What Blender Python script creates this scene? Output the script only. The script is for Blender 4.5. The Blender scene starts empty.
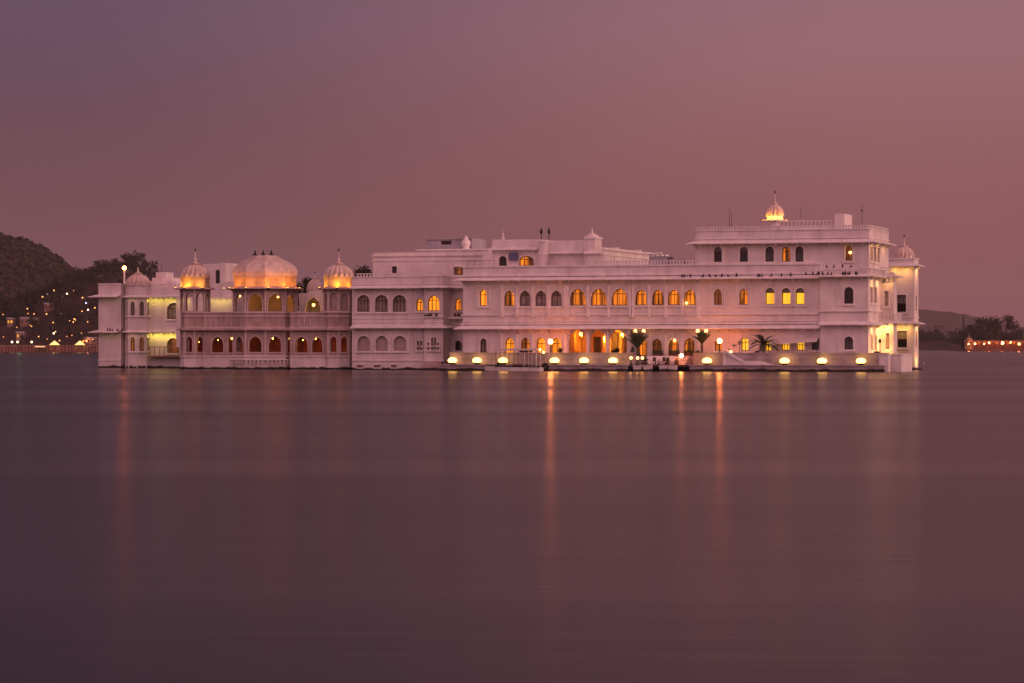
import bpy, bmesh, math, random
from mathutils import Vector, geometry
R = math.radians
PI = math.pi
random.seed(7)
S = bpy.context.scene
COL = S.collection

# ------------------------------------------------------------------ camera
FPX = 3000.0                       # focal length in pixels of a 1024 px frame
HOR, HC = 347.0, 3.0               # horizon row, camera height above the lake
cam = bpy.data.objects.new("camera", bpy.data.cameras.new("camera"))
COL.objects.link(cam)
cam.location = (0, 0, HC)
cam.rotation_euler = (R(90), 0, 0)
cam.data.sensor_width = 36
cam.data.lens = FPX / 1024 * 36
cam.data.shift_y = (HOR - 341.5) / 1024
cam.data.clip_end = 30000
S.camera = cam
S.render.resolution_x, S.render.resolution_y = 1024, 683

# ------------------------------------------------------------------ sky
W = bpy.data.worlds.new("World"); S.world = W; W.use_nodes = True
nt = W.node_tree; nt.nodes.clear()
def N(t, **k):
    n = nt.nodes.new(t)
    for a, b in k.items(): setattr(n, a, b)
    return n
def L(a, b): nt.links.new(a, b)
def lin(c): return tuple(((v/255)/12.92 if v/255 < .04045 else ((v/255+.055)/1.055)**2.4) for v in c) + (1,)
out = N("ShaderNodeOutputWorld"); bg = N("ShaderNodeBackground")
tc = N("ShaderNodeTexCoord"); sep = N("ShaderNodeSeparateXYZ")
L(tc.outputs["Generated"], sep.inputs[0])
mx = N("ShaderNodeMath", operation="MAXIMUM"); mx.inputs[1].default_value = 0; L(sep.outputs[2], mx.inputs[0])
sq = N("ShaderNodeMath", operation="SQRT"); L(mx.outputs[0], sq.inputs[0])
def ramp(stops):
    r = N("ShaderNodeValToRGB"); r.color_ramp.interpolation = "B_SPLINE"
    e = r.color_ramp.elements
    e[0].position, e[0].color = stops[0]; e[1].position, e[1].color = stops[-1]
    for p, c in stops[1:-1]:
        x = e.new(p); x.color = c
    L(sq.outputs[0], r.inputs[0]); return r
left = ramp([(0, lin((112, 74, 85))), (.17, lin((112, 72, 81))), (.24, lin((108, 71, 82))), (.30, lin((97, 68, 86))), (.35, lin((105, 79, 101))), (.41, lin((50, 38, 52))), (.55, lin((44, 35, 48))), (1, lin((60, 50, 66)))])
right = ramp([(0, lin((126, 78, 85))), (.13, lin((130, 77, 82))), (.22, lin((142, 87, 90))), (.28, lin((146, 95, 99))), (.35, lin((157, 112, 125))), (.41, lin((70, 48, 58))), (.55, lin((50, 36, 46))), (1, lin((62, 50, 64)))])
mr = N("ShaderNodeMapRange"); mr.inputs[1].default_value = -.17; mr.inputs[2].default_value = .13
mr.interpolation_type = "SMOOTHSTEP"
L(sep.outputs[0], mr.inputs[0])
mix = N("ShaderNodeMixRGB"); L(mr.outputs[0], mix.inputs[0]); L(left.outputs[0], mix.inputs[1]); L(right.outputs[0], mix.inputs[2])
# the after-glow on the other side of the lake, behind the viewer
gl = N("ShaderNodeMapRange"); gl.inputs[1].default_value = .35; gl.inputs[2].default_value = -.9; gl.interpolation_type = "SMOOTHSTEP"
L(sep.outputs[1], gl.inputs[0])
ge = N("ShaderNodeMapRange"); ge.inputs[1].default_value = -.05; ge.inputs[2].default_value = .55; ge.inputs[3].default_value = .30; ge.interpolation_type = "SMOOTHSTEP"; L(sep.outputs[2], ge.inputs[0])
gm = N("ShaderNodeMath", operation="MULTIPLY"); L(gl.outputs[0], gm.inputs[0]); L(ge.outputs[0], gm.inputs[1])
mix2 = N("ShaderNodeMixRGB"); L(gm.outputs[0], mix2.inputs[0]); L(mix.outputs[0], mix2.inputs[1]); mix2.inputs[2].default_value = (1.40, .625, .69, 1)
sky = N("ShaderNodeTexSky"); sky.sky_type = "NISHITA"; sky.sun_disc = False
SUN_EL, SUN_AZ = 4, 111            # degrees; azimuth clockwise from +Y
sky.sun_elevation = R(SUN_EL); sky.sun_rotation = R(SUN_AZ)
b2 = N("ShaderNodeBackground"); L(sky.outputs[0], b2.inputs[0]); b2.inputs[1].default_value = .004
add = N("ShaderNodeAddShader")
L(mix2.outputs[0], bg.inputs[0]); bg.inputs[1].default_value = 1.0
L(bg.outputs[0], add.inputs[0]); L(b2.outputs[0], add.inputs[1]); L(add.outputs[0], out.inputs[0])

sun = bpy.data.objects.new("sun", bpy.data.lights.new("sun", "SUN")); COL.objects.link(sun)
sun.data.energy = 1.9; sun.data.angle = R(22); sun.data.color = (1, .50, .42)
d = Vector((math.sin(R(SUN_AZ))*math.cos(R(8)), math.cos(R(SUN_AZ))*math.cos(R(8)), math.sin(R(8))))
sun.rotation_euler = d.to_track_quat("Z", "Y").to_euler()

S.view_settings.view_transform = "Standard"; S.view_settings.look = "None"
S.view_settings.exposure = 0; S.view_settings.gamma = 1
S.cycles.max_bounces = 6; S.cycles.volume_bounces = 0
S.cycles.sample_clamp_indirect = 8
S.cycles.caustics_reflective = False; S.cycles.caustics_refractive = False

# ------------------------------------------------------------------ materials
MATS = {}
def mat(name, base, rough=.8, emit=None, estr=0, metal=0, build=None, spec=.3):
    if name in MATS: return MATS[name]
    m = bpy.data.materials.new(name); m.use_nodes = True
    p = m.node_tree.nodes["Principled BSDF"]
    p.inputs["Base Color"].default_value = (*base, 1)
    p.inputs["Roughness"].default_value = rough; p.inputs["Metallic"].default_value = metal
    p.inputs["Specular IOR Level"].default_value = spec
    if emit:
        p.inputs["Emission Color"].default_value = (*emit, 1); p.inputs["Emission Strength"].default_value = estr
    if build: build(m.node_tree, p)
    MATS[name] = m
    return m
def mottle(c1, c2, scale=.6, stain=.5, tide=False, bump=.15):
    def f(t, p):
        n, l = t.nodes, t.links
        co = n.new("ShaderNodeTexCoord")
        a = n.new("ShaderNodeTexNoise"); a.inputs["Scale"].default_value = scale; a.inputs["Detail"].default_value = 8
        l.new(co.outputs["Object"], a.inputs["Vector"])
        r = n.new("ShaderNodeValToRGB"); r.color_ramp.elements[0].position = .33; r.color_ramp.elements[1].position = .68
        r.color_ramp.elements[0].color = (*c2, 1); r.color_ramp.elements[1].color = (*c1, 1)
        l.new(a.outputs["Fac"], r.inputs[0]); cur = r.outputs[0]
        mp = n.new("ShaderNodeMapping"); mp.inputs["Scale"].default_value = (1.0, 1.0, .19); l.new(co.outputs["Object"], mp.inputs[0])
        s = n.new("ShaderNodeTexNoise"); s.inputs["Scale"].default_value = 1.0; s.inputs["Detail"].default_value = 6; l.new(mp.outputs[0], s.inputs["Vector"])
        sr = n.new("ShaderNodeValToRGB"); sr.color_ramp.elements[0].position = .5; sr.color_ramp.elements[1].position = .75
        sr.color_ramp.elements[0].color = (0, 0, 0, 1); sr.color_ramp.elements[1].color = (stain, stain, stain, 1)
        l.new(s.outputs["Fac"], sr.inputs[0])
        mm = n.new("ShaderNodeMixRGB"); l.new(sr.outputs[0], mm.inputs[0]); l.new(cur, mm.inputs[1])
        mm.inputs[2].default_value = (c2[0]*.62, c2[1]*.58, c2[2]*.55, 1); cur = mm.outputs[0]
        if tide:      # algae and damp above the lake level
            sp = n.new("ShaderNodeSeparateXYZ"); l.new(co.outputs["Object"], sp.inputs[0])
            ns = n.new("ShaderNodeTexNoise"); ns.inputs["Scale"].default_value = .9; l.new(co.outputs["Object"], ns.inputs["Vector"])
            ad = n.new("ShaderNodeMath"); ad.operation = "MULTIPLY_ADD"; l.new(ns.outputs["Fac"], ad.inputs[0]); ad.inputs[1].default_value = -.5; l.new(sp.outputs[2], ad.inputs[2])
            ra = n.new("ShaderNodeMapRange"); ra.inputs[1].default_value = -.02; ra.inputs[2].default_value = .12; ra.inputs[3].default_value = 1; ra.inputs[4].default_value = 0
            l.new(ad.outputs[0], ra.inputs[0])
            m3 = n.new("ShaderNodeMixRGB"); l.new(ra.outputs[0], m3.inputs[0]); l.new(cur, m3.inputs[1]); m3.inputs[2].default_value = (.03, .026, .02, 1); cur = m3.outputs[0]
        l.new(cur, p.inputs["Base Color"])
        b = n.new("ShaderNodeBump"); b.inputs["Strength"].default_value = bump; b.inputs["Distance"].default_value = .05
        l.new(a.outputs["Fac"], b.inputs["Height"]); l.new(b.outputs[0], p.inputs["Normal"])
    return f
PLASTER = mat("white_lime_plaster", (.7, .66, .64), .85, build=mottle((.78, .73, .71), (.62, .57, .56), .45, .42, True))
TRIM = mat("white_marble_trim", (.76, .73, .71), .6, build=mottle((.82, .78, .76), (.68, .64, .62), .9, .45))
STONE = mat("weathered_pink_stone", (.5, .4, .36), .8, build=mottle((.50, .39, .35), (.36, .275, .25), .7, .5, True))
DRUM = mat("lamp_gold_drum_stone", (.55, .41, .27), .6, build=mottle((.60, .45, .30), (.42, .30, .19), 1.2, .5))  # ochre base puts part of the lamps' gold glow into the colour
PTRIM = mat("pale_carved_stone", (.64, .55, .51), .75, build=mottle((.7, .6, .56), (.54, .45, .42), .9, .4))
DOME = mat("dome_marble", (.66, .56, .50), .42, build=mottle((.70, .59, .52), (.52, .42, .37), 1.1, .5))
ROOF = mat("grey_roof_sheet", (.34, .33, .38), .6, build=mottle((.4, .39, .44), (.3, .29, .33), .8, .4))
FRAME = mat("dark_wood_frame", (.07, .045, .03), .6)
METAL = mat("dark_metal", (.03, .03, .03), .45, metal=.6)
BRASS = mat("tarnished_brass", (.30, .20, .10), .4, metal=.8)
DARKG = mat("dark_window_glass", (.012, .011, .012), .12, spec=.5)
SHUT = mat("closed_blind", (.3, .27, .24), .8, build=mottle((.36, .32, .29), (.2, .17, .15), 2.2, .6))
STAIN = mat("grey_stained_glass", (.10, .10, .10), .3)
SCREEN = mat("carved_stone_screen", (.42, .35, .33), .9, build=mottle((.48, .4, .38), (.30, .25, .24), 6, .3))
def curtain(c1, e1, dark, thr, fx):
    def f(t, p):
        n, l = t.nodes, t.links
        co = n.new("ShaderNodeTexCoord"); mp = n.new("ShaderNodeMapping"); mp.inputs["Scale"].default_value = (fx, fx, .12)
        l.new(co.outputs["Object"], mp.inputs[0])
        a = n.new("ShaderNodeTexNoise"); a.inputs["Scale"].default_value = 1; a.inputs["Detail"].default_value = 3; l.new(mp.outputs[0], a.inputs["Vector"])
        r = n.new("ShaderNodeValToRGB"); e = r.color_ramp.elements
        e[0].position = thr - .05; e[1].position = thr + .16
        e[0].color = (dark, dark, dark, 1); e[1].color = (1, 1, 1, 1); l.new(a.outputs["Fac"], r.inputs[0])
        mu = n.new("ShaderNodeMath"); mu.operation = "MULTIPLY"; l.new(r.outputs[0], mu.inputs[0]); mu.inputs[1].default_value = e1
        p.inputs["Emission Color"].default_value = (*c1, 1); l.new(mu.outputs[0], p.inputs["Emission Strength"])
    return f
LIT = mat("window_with_orange_curtains", (.10, .05, .02), .5, build=curtain((1, .23, .012), 1.25, .05, .475, 1.7))
LITB = mat("bright_orange_window", (.2, .1, .03), .5, build=curtain((1, .27, .012), 1.5, .35, .40, 2.0))
YEL = mat("window_with_yellow_shade", (.3, .2, .05), .6, build=curtain((1, .43, .02), 1.4, .6, .42, 1.5))
DIM = mat("dim_brown_window", (.10, .05, .03), .5, build=curtain((.8, .2, .04), .38, .12, .45, 2.4))
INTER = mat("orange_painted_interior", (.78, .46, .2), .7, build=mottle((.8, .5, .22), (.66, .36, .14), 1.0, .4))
REDIN = mat("dark_red_interior", (.34, .09, .05), .7, build=mottle((.40, .10, .05), (.2, .045, .03), .9, .6))
GLOBE = mat("lamp_globe_amber", (1, .8, .5), .3, (1, .20, .04), 95)
GLOBER = mat("roof_lamp_globe", (1, .8, .5), .3, (1, .22, .04), 36)
GLOBEW = mat("lamp_globe_warm_white", (1, .9, .7), .3, (1, .42, .10), 6.5)
FLOODG = mat("floodlight_glass", (1, .9, .6), .3, (1, .50, .10), 6.5)
SPOTG = mat("uplight_glass", (1, .8, .4), .3, (1, .5, .1), 8)
WASHG = mat("frosted_lens", (1, .9, .6), .4, (1, .7, .3), .8)
BULB = mat("pendant_bulb", (1, .8, .4), .3, (1, .42, .07), 12)
LEAF = mat("palm_leaf", (.05, .075, .03), .6)
TRUNK = mat("palm_trunk", (.10, .075, .05), .9)
def leafy(c1, c2):
    def f(t, p):
        n, l = t.nodes, t.links
        co = n.new("ShaderNodeTexCoord"); a = n.new("ShaderNodeTexNoise"); a.inputs["Scale"].default_value = .45; a.inputs["Detail"].default_value = 4
        l.new(co.outputs["Object"], a.inputs["Vector"])
        r = n.new("ShaderNodeValToRGB"); r.color_ramp.elements[0].position = .35; r.color_ramp.elements[1].position = .65
        r.color_ramp.elements[0].color = (*c1, 1); r.color_ramp.elements[1].color = (*c2, 1)
        l.new(a.outputs["Fac"], r.inputs[0]); l.new(r.outputs[0], p.inputs["Base Color"])
    return f
FOL = mat("tree_foliage", (.04, .05, .02), .8, build=leafy((.012, .014, .008), (.042, .038, .02)))
BARK = mat("tree_bark", (.06, .045, .035), .9)
def hillm(t, p):
    n, l = t.nodes, t.links
    co = n.new("ShaderNodeTexCoord"); a = n.new("ShaderNodeTexNoise"); a.inputs["Scale"].default_value = .045; a.inputs["Detail"].default_value = 10; a.inputs["Roughness"].default_value = .7
    l.new(co.outputs["Object"], a.inputs["Vector"])
    r = n.new("ShaderNodeValToRGB"); r.color_ramp.elements[0].position = .38; r.color_ramp.elements[1].position = .68
    r.color_ramp.elements[0].color = (.018, .012, .010, 1); r.color_ramp.elements[1].color = (.085, .045, .035, 1)
    l.new(a.outputs["Fac"], r.inputs[0]); l.new(r.outputs[0], p.inputs["Base Color"])
    b = n.new("ShaderNodeBump"); b.inputs["Strength"].default_value = 1; b.inputs["Distance"].default_value = 6
    l.new(a.outputs["Fac"], b.inputs["Height"]); l.new(b.outputs[0], p.inputs["Normal"])
HILL = mat("scrub_hillside", (.07, .05, .04), .95, build=hillm)
HULL = mat("white_boat_hull", (.7, .68, .66), .4, build=mottle((.74, .72, .7), (.6, .57, .55), 1.4, .3))
BLACK = mat("black_rubber", (.015, .015, .015), .7)
CANVAS = mat("canvas", (.62, .56, .52), .9)
SEAT = mat("dark_upholstery", (.05, .02, .02), .8)
BIRD = mat("dark_feathers", (.03, .028, .03), .8)
RED = mat("red_sandstone", (.16, .06, .045), .9, build=mottle((.19, .075, .055), (.10, .04, .03), .3, .5))
HOUSE = mat("ochre_house_plaster", (.4, .28, .22), .9, build=mottle((.34, .22, .17), (.22, .14, .11), .3, .5))
ROCK = mat("wet_dark_rock", (.04, .035, .03), .6)

# ------------------------------------------------------------------ mesh helpers
class MB:
    def __init__(s): s.v = []; s.f = []; s.sm = []
    def add(s, vs, fs, smooth=False):
        o = len(s.v); s.v += [tuple(p) for p in vs]
        s.f += [tuple(i+o for i in f) for f in fs]; s.sm += [smooth]*len(fs)
    def box(s, x0, x1, y0, y1, z0, z1, skip=()):
        v = [(x, y, z) for z in (z0, z1) for y in (y0, y1) for x in (x0, x1)]
        F = {"bottom": (0, 2, 3, 1), "top": (4, 5, 7, 6), "front": (0, 1, 5, 4), "back": (2, 6, 7, 3), "left": (0, 4, 6, 2), "right": (1, 3, 7, 5)}
        s.add(v, [F[k] for k in F if k not in skip])
    def prism(s, poly, z0, z1, cap=True):
        n = len(poly); v = [(x, y, z0) for x, y in poly] + [(x, y, z1) for x, y in poly]
        f = [(i, (i+1) % n, n+(i+1) % n, n+i) for i in range(n)]
        if cap: f += [tuple(range(n-1, -1, -1)), tuple(range(n, 2*n))]
        s.add(v, f)
    def lathe(s, prof, n=16, c=(0, 0, 0), rib=None, ph=0, sx=1, sy=1, smooth=True):
        v = []; m = len(prof)
        for r, z in prof:
            for k in range(n):
                a = 2*PI*k/n + ph; q = r * (rib(a, z) if rib else 1)
                v.append((c[0]+q*math.cos(a)*sx, c[1]+q*math.sin(a)*sy, c[2]+z))
        f = [(j*n+k, j*n+(k+1) % n, (j+1)*n+(k+1) % n, (j+1)*n+k) for j in range(m-1) for k in range(n)]
        s.add(v, f, smooth)
        s.add(v[:n], [tuple(range(n-1, -1, -1))]); s.add(v[-n:], [tuple(range(n))])
    def ball(s, c, r, n=10, sz=1):
        s.lathe([(max(.001, r*math.sin(PI*j/6)), -r*sz*math.cos(PI*j/6)) for j in range(7)], n, c)
    def tube(s, pts, r0, r1=None, n=6):
        r1 = r0 if r1 is None else r1; pts = [Vector(p) for p in pts]; v = []
        for i, p in enumerate(pts):
            d = (pts[min(i+1, len(pts)-1)] - pts[max(i-1, 0)]).normalized()
            a = d.orthogonal().normalized(); b = d.cross(a); r = r0+(r1-r0)*i/(len(pts)-1)
            v += [p + a*r*math.cos(2*PI*k/n) + b*r*math.sin(2*PI*k/n) for k in range(n)]
        m = len(pts)
        f = [(j*n+k, j*n+(k+1) % n, (j+1)*n+(k+1) % n, (j+1)*n+k) for j in range(m-1) for k in range(n)]
        f += [tuple(range(n-1, -1, -1)), tuple(range((m-1)*n, m*n))]
        s.add(v, f, True)
    def build(s, name, m, parent=None, loc=None):
        me = bpy.data.meshes.new(name); me.from_pydata(s.v, [], s.f); me.materials.append(m)
        for p, q in zip(me.polygons, s.sm): p.use_smooth = q
        me.update()
        o = bpy.data.objects.new(name, me); COL.objects.link(o)
        if parent: o.parent = parent
        if loc: o.location = loc
        return o
def tag(o, label=None, cat=None, group=None, kind=None):
    for k, v in (("label", label), ("category", cat), ("group", group), ("kind", kind)):
        if v: o[k] = v
    return o
def thing(name, label, cat, loc=(0, 0, 0), rz=0, group=None):
    o = bpy.data.objects.new(name, None); COL.objects.link(o); o.empty_display_size = .3
    o.location = loc; o.rotation_euler = (0, 0, rz)
    return tag(o, label, cat, group)
def dup(o, loc=None, rz=None, label=None, scale=None, parent=None):
    c = o.copy(); COL.objects.link(c)
    if parent: c.parent = parent
    if loc is not None: c.location = loc
    if rz is not None: c.rotation_euler = (0, 0, rz)
    if scale is not None: c.scale = scale
    if label: c["label"] = label
    for ch in list(o.children): dup(ch, parent=c)
    return c

# ---- survey frame of the palace: u along the main front, v inwards, z above the lake
TH = R(18); CT, ST = math.cos(TH), math.sin(TH)
Y0 = 385.0; X0 = (463-512)/FPX*Y0
def Wd(u, v): return (X0 + CT*u + ST*v, Y0 - ST*u + CT*v)
def U(px, v):
    t = (px-512)/FPX
    return (t*(Y0+CT*v) - X0 - ST*v)/(CT + t*ST)
def Z(py, u, v): return HC + (HOR-py)*Wd(u, v)[1]/FPX
def Zx(py, px, v): return Z(py, U(px, v), v)
def place(px, v, z): u = U(px, v); x, y = Wd(u, v); return (x, y, z)
def along(px, A, B):
    ax, ay = Wd(*A); bx, by = Wd(*B); t = (px-512)/FPX
    k = (t*ay-ax)/((bx-ax)-t*(by-ay))
    return k*math.hypot(B[0]-A[0], B[1]-A[1])
def outline(x0, x1, z0, z1, shape):
    w, cx, a = x1-x0, (x0+x1)/2, (x1-x0)/2
    if shape == "rect": return [(x0, z0), (x1, z0), (x1, z1), (x0, z1)]
    if shape == "round":
        h = min(a*1.0, (z1-z0)*.5); zs = z1-h
        return [(x0, z0), (x1, z0)] + [(cx+a*math.cos(PI*k/14), zs+h*math.sin(PI*k/14)) for k in range(15)]
    if shape == "point":
        h = min(a*1.15, (z1-z0)*.6); zs = z1-h; p = []
        for k in range(15):
            t = PI*k/14; p.append((cx+a*math.cos(t)*.98, zs+h*(.86*math.sin(t)+.14*max(0, 1-abs(math.cos(t))*2.2))))
        return [(x0, z0), (x1, z0)] + p
    h = min(a*1.2, (z1-z0)*.6); zs = z1-h; p = []
    for k in range(33):
        t = PI*k/32; q = 1-.13*(1-abs(math.sin(5*t+PI/2)))
        if k in (0, 32): q = .9
        p.append((cx+a*q*math.cos(t), zs+h*(q*math.sin(t)*.88+.12*max(0, 1-abs(math.cos(t))*3))))
    return [(x0, z0), (x1, z0), (x1, zs-.02)] + p + [(x0, zs-.02)]
def inset(pl, f):
    xs = [p[0] for p in pl]; zs = [p[1] for p in pl]
    cx, cz = (min(xs)+max(xs))/2, (min(zs)+max(zs))/2; w, h = max(xs)-min(xs), max(zs)-min(zs)
    return [(cx+(x-cx)*(1-2*f/w), cz+(z-cz)*(1-2*f/h)) for x, z in pl]
class Plane:
    def __init__(s, A, B):
        s.A, s.B = A, B; s.L = math.hypot(B[0]-A[0], B[1]-A[1])
        s.t = ((B[0]-A[0])/s.L, (B[1]-A[1])/s.L); s.n = (s.t[1], -s.t[0])
    def P(s, x, z, d=0):              # d = distance out of the wall (negative goes in)
        return (s.A[0]+s.t[0]*x+s.n[0]*d, s.A[1]+s.t[1]*x+s.n[1]*d, z)
    def x(s, px): return along(px, s.A, s.B)
    def z(s, py, x): p = s.P(x, 0); return Z(py, p[0], p[1])
    def slab(s, mb, x0, x1, z0, z1, d0, d1):
        v = [s.P(x, z, d) for z in (z0, z1) for d in (d1, d0) for x in (x0, x1)]
        mb.add(v, [(0, 2, 3, 1), (4, 5, 7, 6), (0, 1, 5, 4), (2, 6, 7, 3), (0, 4, 6, 2), (1, 3, 7, 5)])
def sheet(mb, pl, outer, holes, d=0, flip=False):
    loops = [[Vector((x, z, 0)) for x, z in outer]] + [[Vector((x, z, 0)) for x, z in h] for h in holes]
    flat = [p for l in loops for p in l]
    tris = geometry.tessellate_polygon(loops)
    vs = [pl.P(p.x, p.y, d) for p in flat]; fs = []
    area = 0
    for a, b, c in tris:
        ar = (flat[b]-flat[a]).cross(flat[c]-flat[a]).z
        area += abs(ar)/2
        if abs(ar) < 1e-9: continue
        f = (a, b, c) if ar > 0 else (a, c, b)
        fs.append(f[::-1] if flip else f)
    def pa(q): return abs(sum(q[i-1][0]*q[i][1]-q[i][0]*q[i-1][1] for i in range(len(q)))/2)
    want = pa(outer)-sum(pa(h) for h in holes)
    if abs(area-want) > .02*want+.01: print("TESS MISMATCH", round(area, 2), round(want, 2))
    mb.add(vs, fs)
def strip(mb, pl, loop, d0, d1):
    n = len(loop); v = [pl.P(x, z, d0) for x, z in loop] + [pl.P(x, z, d1) for x, z in loop]
    mb.add(v, [(i, n+i, n+(i+1) % n, (i+1) % n) for i in range(n)])
def ring(mb, pl, o, i, d0, d1):
    n = len(o); v = [pl.P(x, z, d1) for x, z in o] + [pl.P(x, z, d1) for x, z in i] + [pl.P(x, z, d0) for x, z in o] + [pl.P(x, z, d0) for x, z in i]
    f = []
    for k in range(n):
        q = (k+1) % n
        f += [(k, q, n+q, n+k), (2*n+k, 2*n+q, q, k), (n+k, n+q, 3*n+q, 3*n+k)]
    mb.add(v, f)
GL = {"lit": LIT, "litb": LITB, "yel": YEL, "cur": SHUT, "dark": DARKG, "dim": DIM, "blind": SCREEN, "grey": STAIN}
def facade(mb, pl, z0, z1, ops, root, reveal=.35, trim=None, back=None, x0=0, x1=None, metric=False, smat=None):
    """wall sheet with holes; ops = (px0, px1, pytop, pybottom, shape, glazing, mullions, transom)"""
    holes = []
    for op in ops:
        a, b, t, bt, shape, glz = op[:6]; mul = op[6] if len(op) > 6 else 1; tran = op[7] if len(op) > 7 else None
        if metric: xa, xb, zt, zb = a, b, t, bt
        else:
            xa, xb = pl.x(a), pl.x(b); xm = (xa+xb)/2; zt, zb = pl.z(t, xm), pl.z(bt, xm)
        h = outline(xa, xb, zb, zt, shape); holes.append(h)
        strip(mb, pl, h, 0, -reveal)
        if trim is not None:
            sur = trim if glz == "open" else MB()
            o = inset(h, -.13); ring(sur, pl, o, h, 0, .09)
            if glz != "open" and zb > 1.6: pl.slab(sur, xa-.25, xb+.25, zb-.25, zb-.135, 0, .18)
        if glz == "open": continue
        p = MB(); sheet(p, pl, h, [], -reveal+.01)
        w = p.build("window" if glz != "blind" else "carved_screen", GL[glz], root)
        if trim is not None: sur.build("surround", smat or TRIM, w)
        if glz == "blind":
            f = MB(); q = inset(h, .22); ring(f, pl, inset(h, .16), q, -reveal+.01, -reveal+.05); f.build("moulding", SCREEN, w); continue
        f = MB(); ring(f, pl, h, inset(h, .09), -reveal+.012, -reveal+.09)
        for k in range(mul):
            x = xa+(xb-xa)*(k+1)/(mul+1); pl.slab(f, x-.035, x+.035, zb, zt-.12*(zt-zb), -reveal+.012, -reveal+.08)
        zz = zb+(zt-zb)*(tran or .66); pl.slab(f, xa+.02, xb-.02, zz-.04, zz+.04, -reveal+.013, -reveal+.10)
        f.build("frame", FRAME, w)
        if tran:      # the arched head above the shade is dark
            hh = [(x, z) for x, z in h if z > zz]; hd = MB()
            sheet(hd, pl, [(xb-.03, zz), *hh, (xa+.03, zz)][::1], [], -reveal+.05); hd.build("fanlight", SHUT, w)
    X1 = pl.L if x1 is None else x1
    sheet(mb, pl, [(x0, z0), (X1, z0), (X1, z1), (x0, z1)], holes)
    if back: sheet(mb, pl, [(x0, z0), (X1, z0), (X1, z1), (x0, z1)], holes, -back, True)
def sweep(mb, plan, prof, closed=False):
    n = len(plan); N_ = []
    def nr(a, b):
        l = math.hypot(b[0]-a[0], b[1]-a[1]); return ((b[1]-a[1])/l, -(b[0]-a[0])/l)
    for i in range(n):
        if closed: n1, n2 = nr(plan[i-1], plan[i]), nr(plan[i], plan[(i+1) % n])
        else:
            n1 = nr(plan[i-1], plan[i]) if i > 0 else None; n2 = nr(plan[i], plan[i+1]) if i < n-1 else None
            n1 = n1 or n2; n2 = n2 or n1
        k = 1+n1[0]*n2[0]+n1[1]*n2[1]; N_.append(((n1[0]+n2[0])/k, (n1[1]+n2[1])/k))
    m = len(prof); v = []
    for (x, y), (a, b) in zip(plan, N_): v += [(x+a*o, y+b*o, z) for o, z in prof]
    seg = n if closed else n-1
    f = [(i*m+j, i*m+(j+1) % m, ((i+1) % n)*m+(j+1) % m, ((i+1) % n)*m+j) for i in range(seg) for j in range(m)]
    if not closed: f += [tuple(range(m)), tuple(range((n-1)*m+m-1, (n-1)*m-1, -1))]
    mb.add(v, f)
def spaced(plan, pitch, closed=False):
    pts = plan + ([plan[0]] if closed else [])
    for a, b in zip(pts, pts[1:]):
        l = math.hypot(b[0]-a[0], b[1]-a[1]); k = max(1, int(l/pitch))
        t = ((b[0]-a[0])/l, (b[1]-a[1])/l)
        for i in range(k):
            q = (i+.5)/k; yield (a[0]+(b[0]-a[0])*q, a[1]+(b[1]-a[1])*q), t, (t[1], -t[0])
def eave(mb, plan, z, ext=1.0, drop=.32, th=.10, closed=False, br=True, inner=-.05):
    sweep(mb, plan, [(inner, z+drop+.12), (.1, z+drop+.1), (ext, z+th), (ext, z), (inner, z+drop-.04)], closed)
    if br:
        for p, t, n in spaced(plan, 1.35, closed):
            q = [(p[0]+t[0]*s+n[0]*o, p[1]+t[1]*s+n[1]*o) for s, o in ((-.07, .02), (.07, .02), (.07, ext*.62), (-.07, ext*.62))]
            v = [(*q[0], z-.42), (*q[1], z-.42), (*q[1], z+drop-.05), (*q[0], z+drop-.05), (*q[2], z+.10), (*q[3], z+.10)]
            mb.add(v, [(0, 1, 4, 5), (0, 5, 3), (1, 2, 4), (3, 5, 4, 2)])
def rail(mb, plan, z, h, pitch=.32, w=.14, closed=False, top=True):
    for p, t, n in spaced(plan, pitch, closed):
        q = [(p[0]+t[0]*s+n[0]*o, p[1]+t[1]*s+n[1]*o) for s, o in ((-w/2, -.06), (-w/2, .06), (w/2, .06), (w/2, -.06))]
        mb.prism(q[::-1], z, z+h)
    if top: sweep(mb, plan, [(-.09, z+h), (.09, z+h), (.09, z+h+.10), (-.09, z+h+.10)], closed)
def baluster_row(plan, z, h, pitch, w): b = MB(); rail(b, plan, z, h, pitch, w); return b.build("balustrade", TRIM, PAL)
def band(mb, plan, z0, z1, o=.12, closed=False, i=-.02): sweep(mb, plan, [(i, z0), (o, z0), (o, z1), (i, z1)], closed)
def lamp(parent, loc, e, col=(1, .55, .14), r=.12, name="lamp_light", aim=None, cone=150):
    l = bpy.data.objects.new(name, bpy.data.lights.new(name, "SPOT" if aim else "POINT")); COL.objects.link(l)
    if aim: l.data.spot_size = R(cone); l.data.spot_blend = .9; l.rotation_euler = Vector(aim).to_track_quat("-Z", "Y").to_euler()
    l.data.energy = e; l.data.color = col; l.data.shadow_soft_size = r; l.parent = parent; l.location = loc
    return l
def finial(mb, c, h, r=.22):
    mb.lathe([(r*1.5, 0), (r*1.7, h*.06), (r*.6, h*.12), (r*.9, h*.22), (r*1.05, h*.28), (r*.5, h*.36), (r*.32, h*.5), (r*.6, h*.56), (r*.55, h*.62), (r*.25, h*.68), (r*.16, h*.82), (.01, h)], 10, c)

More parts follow.
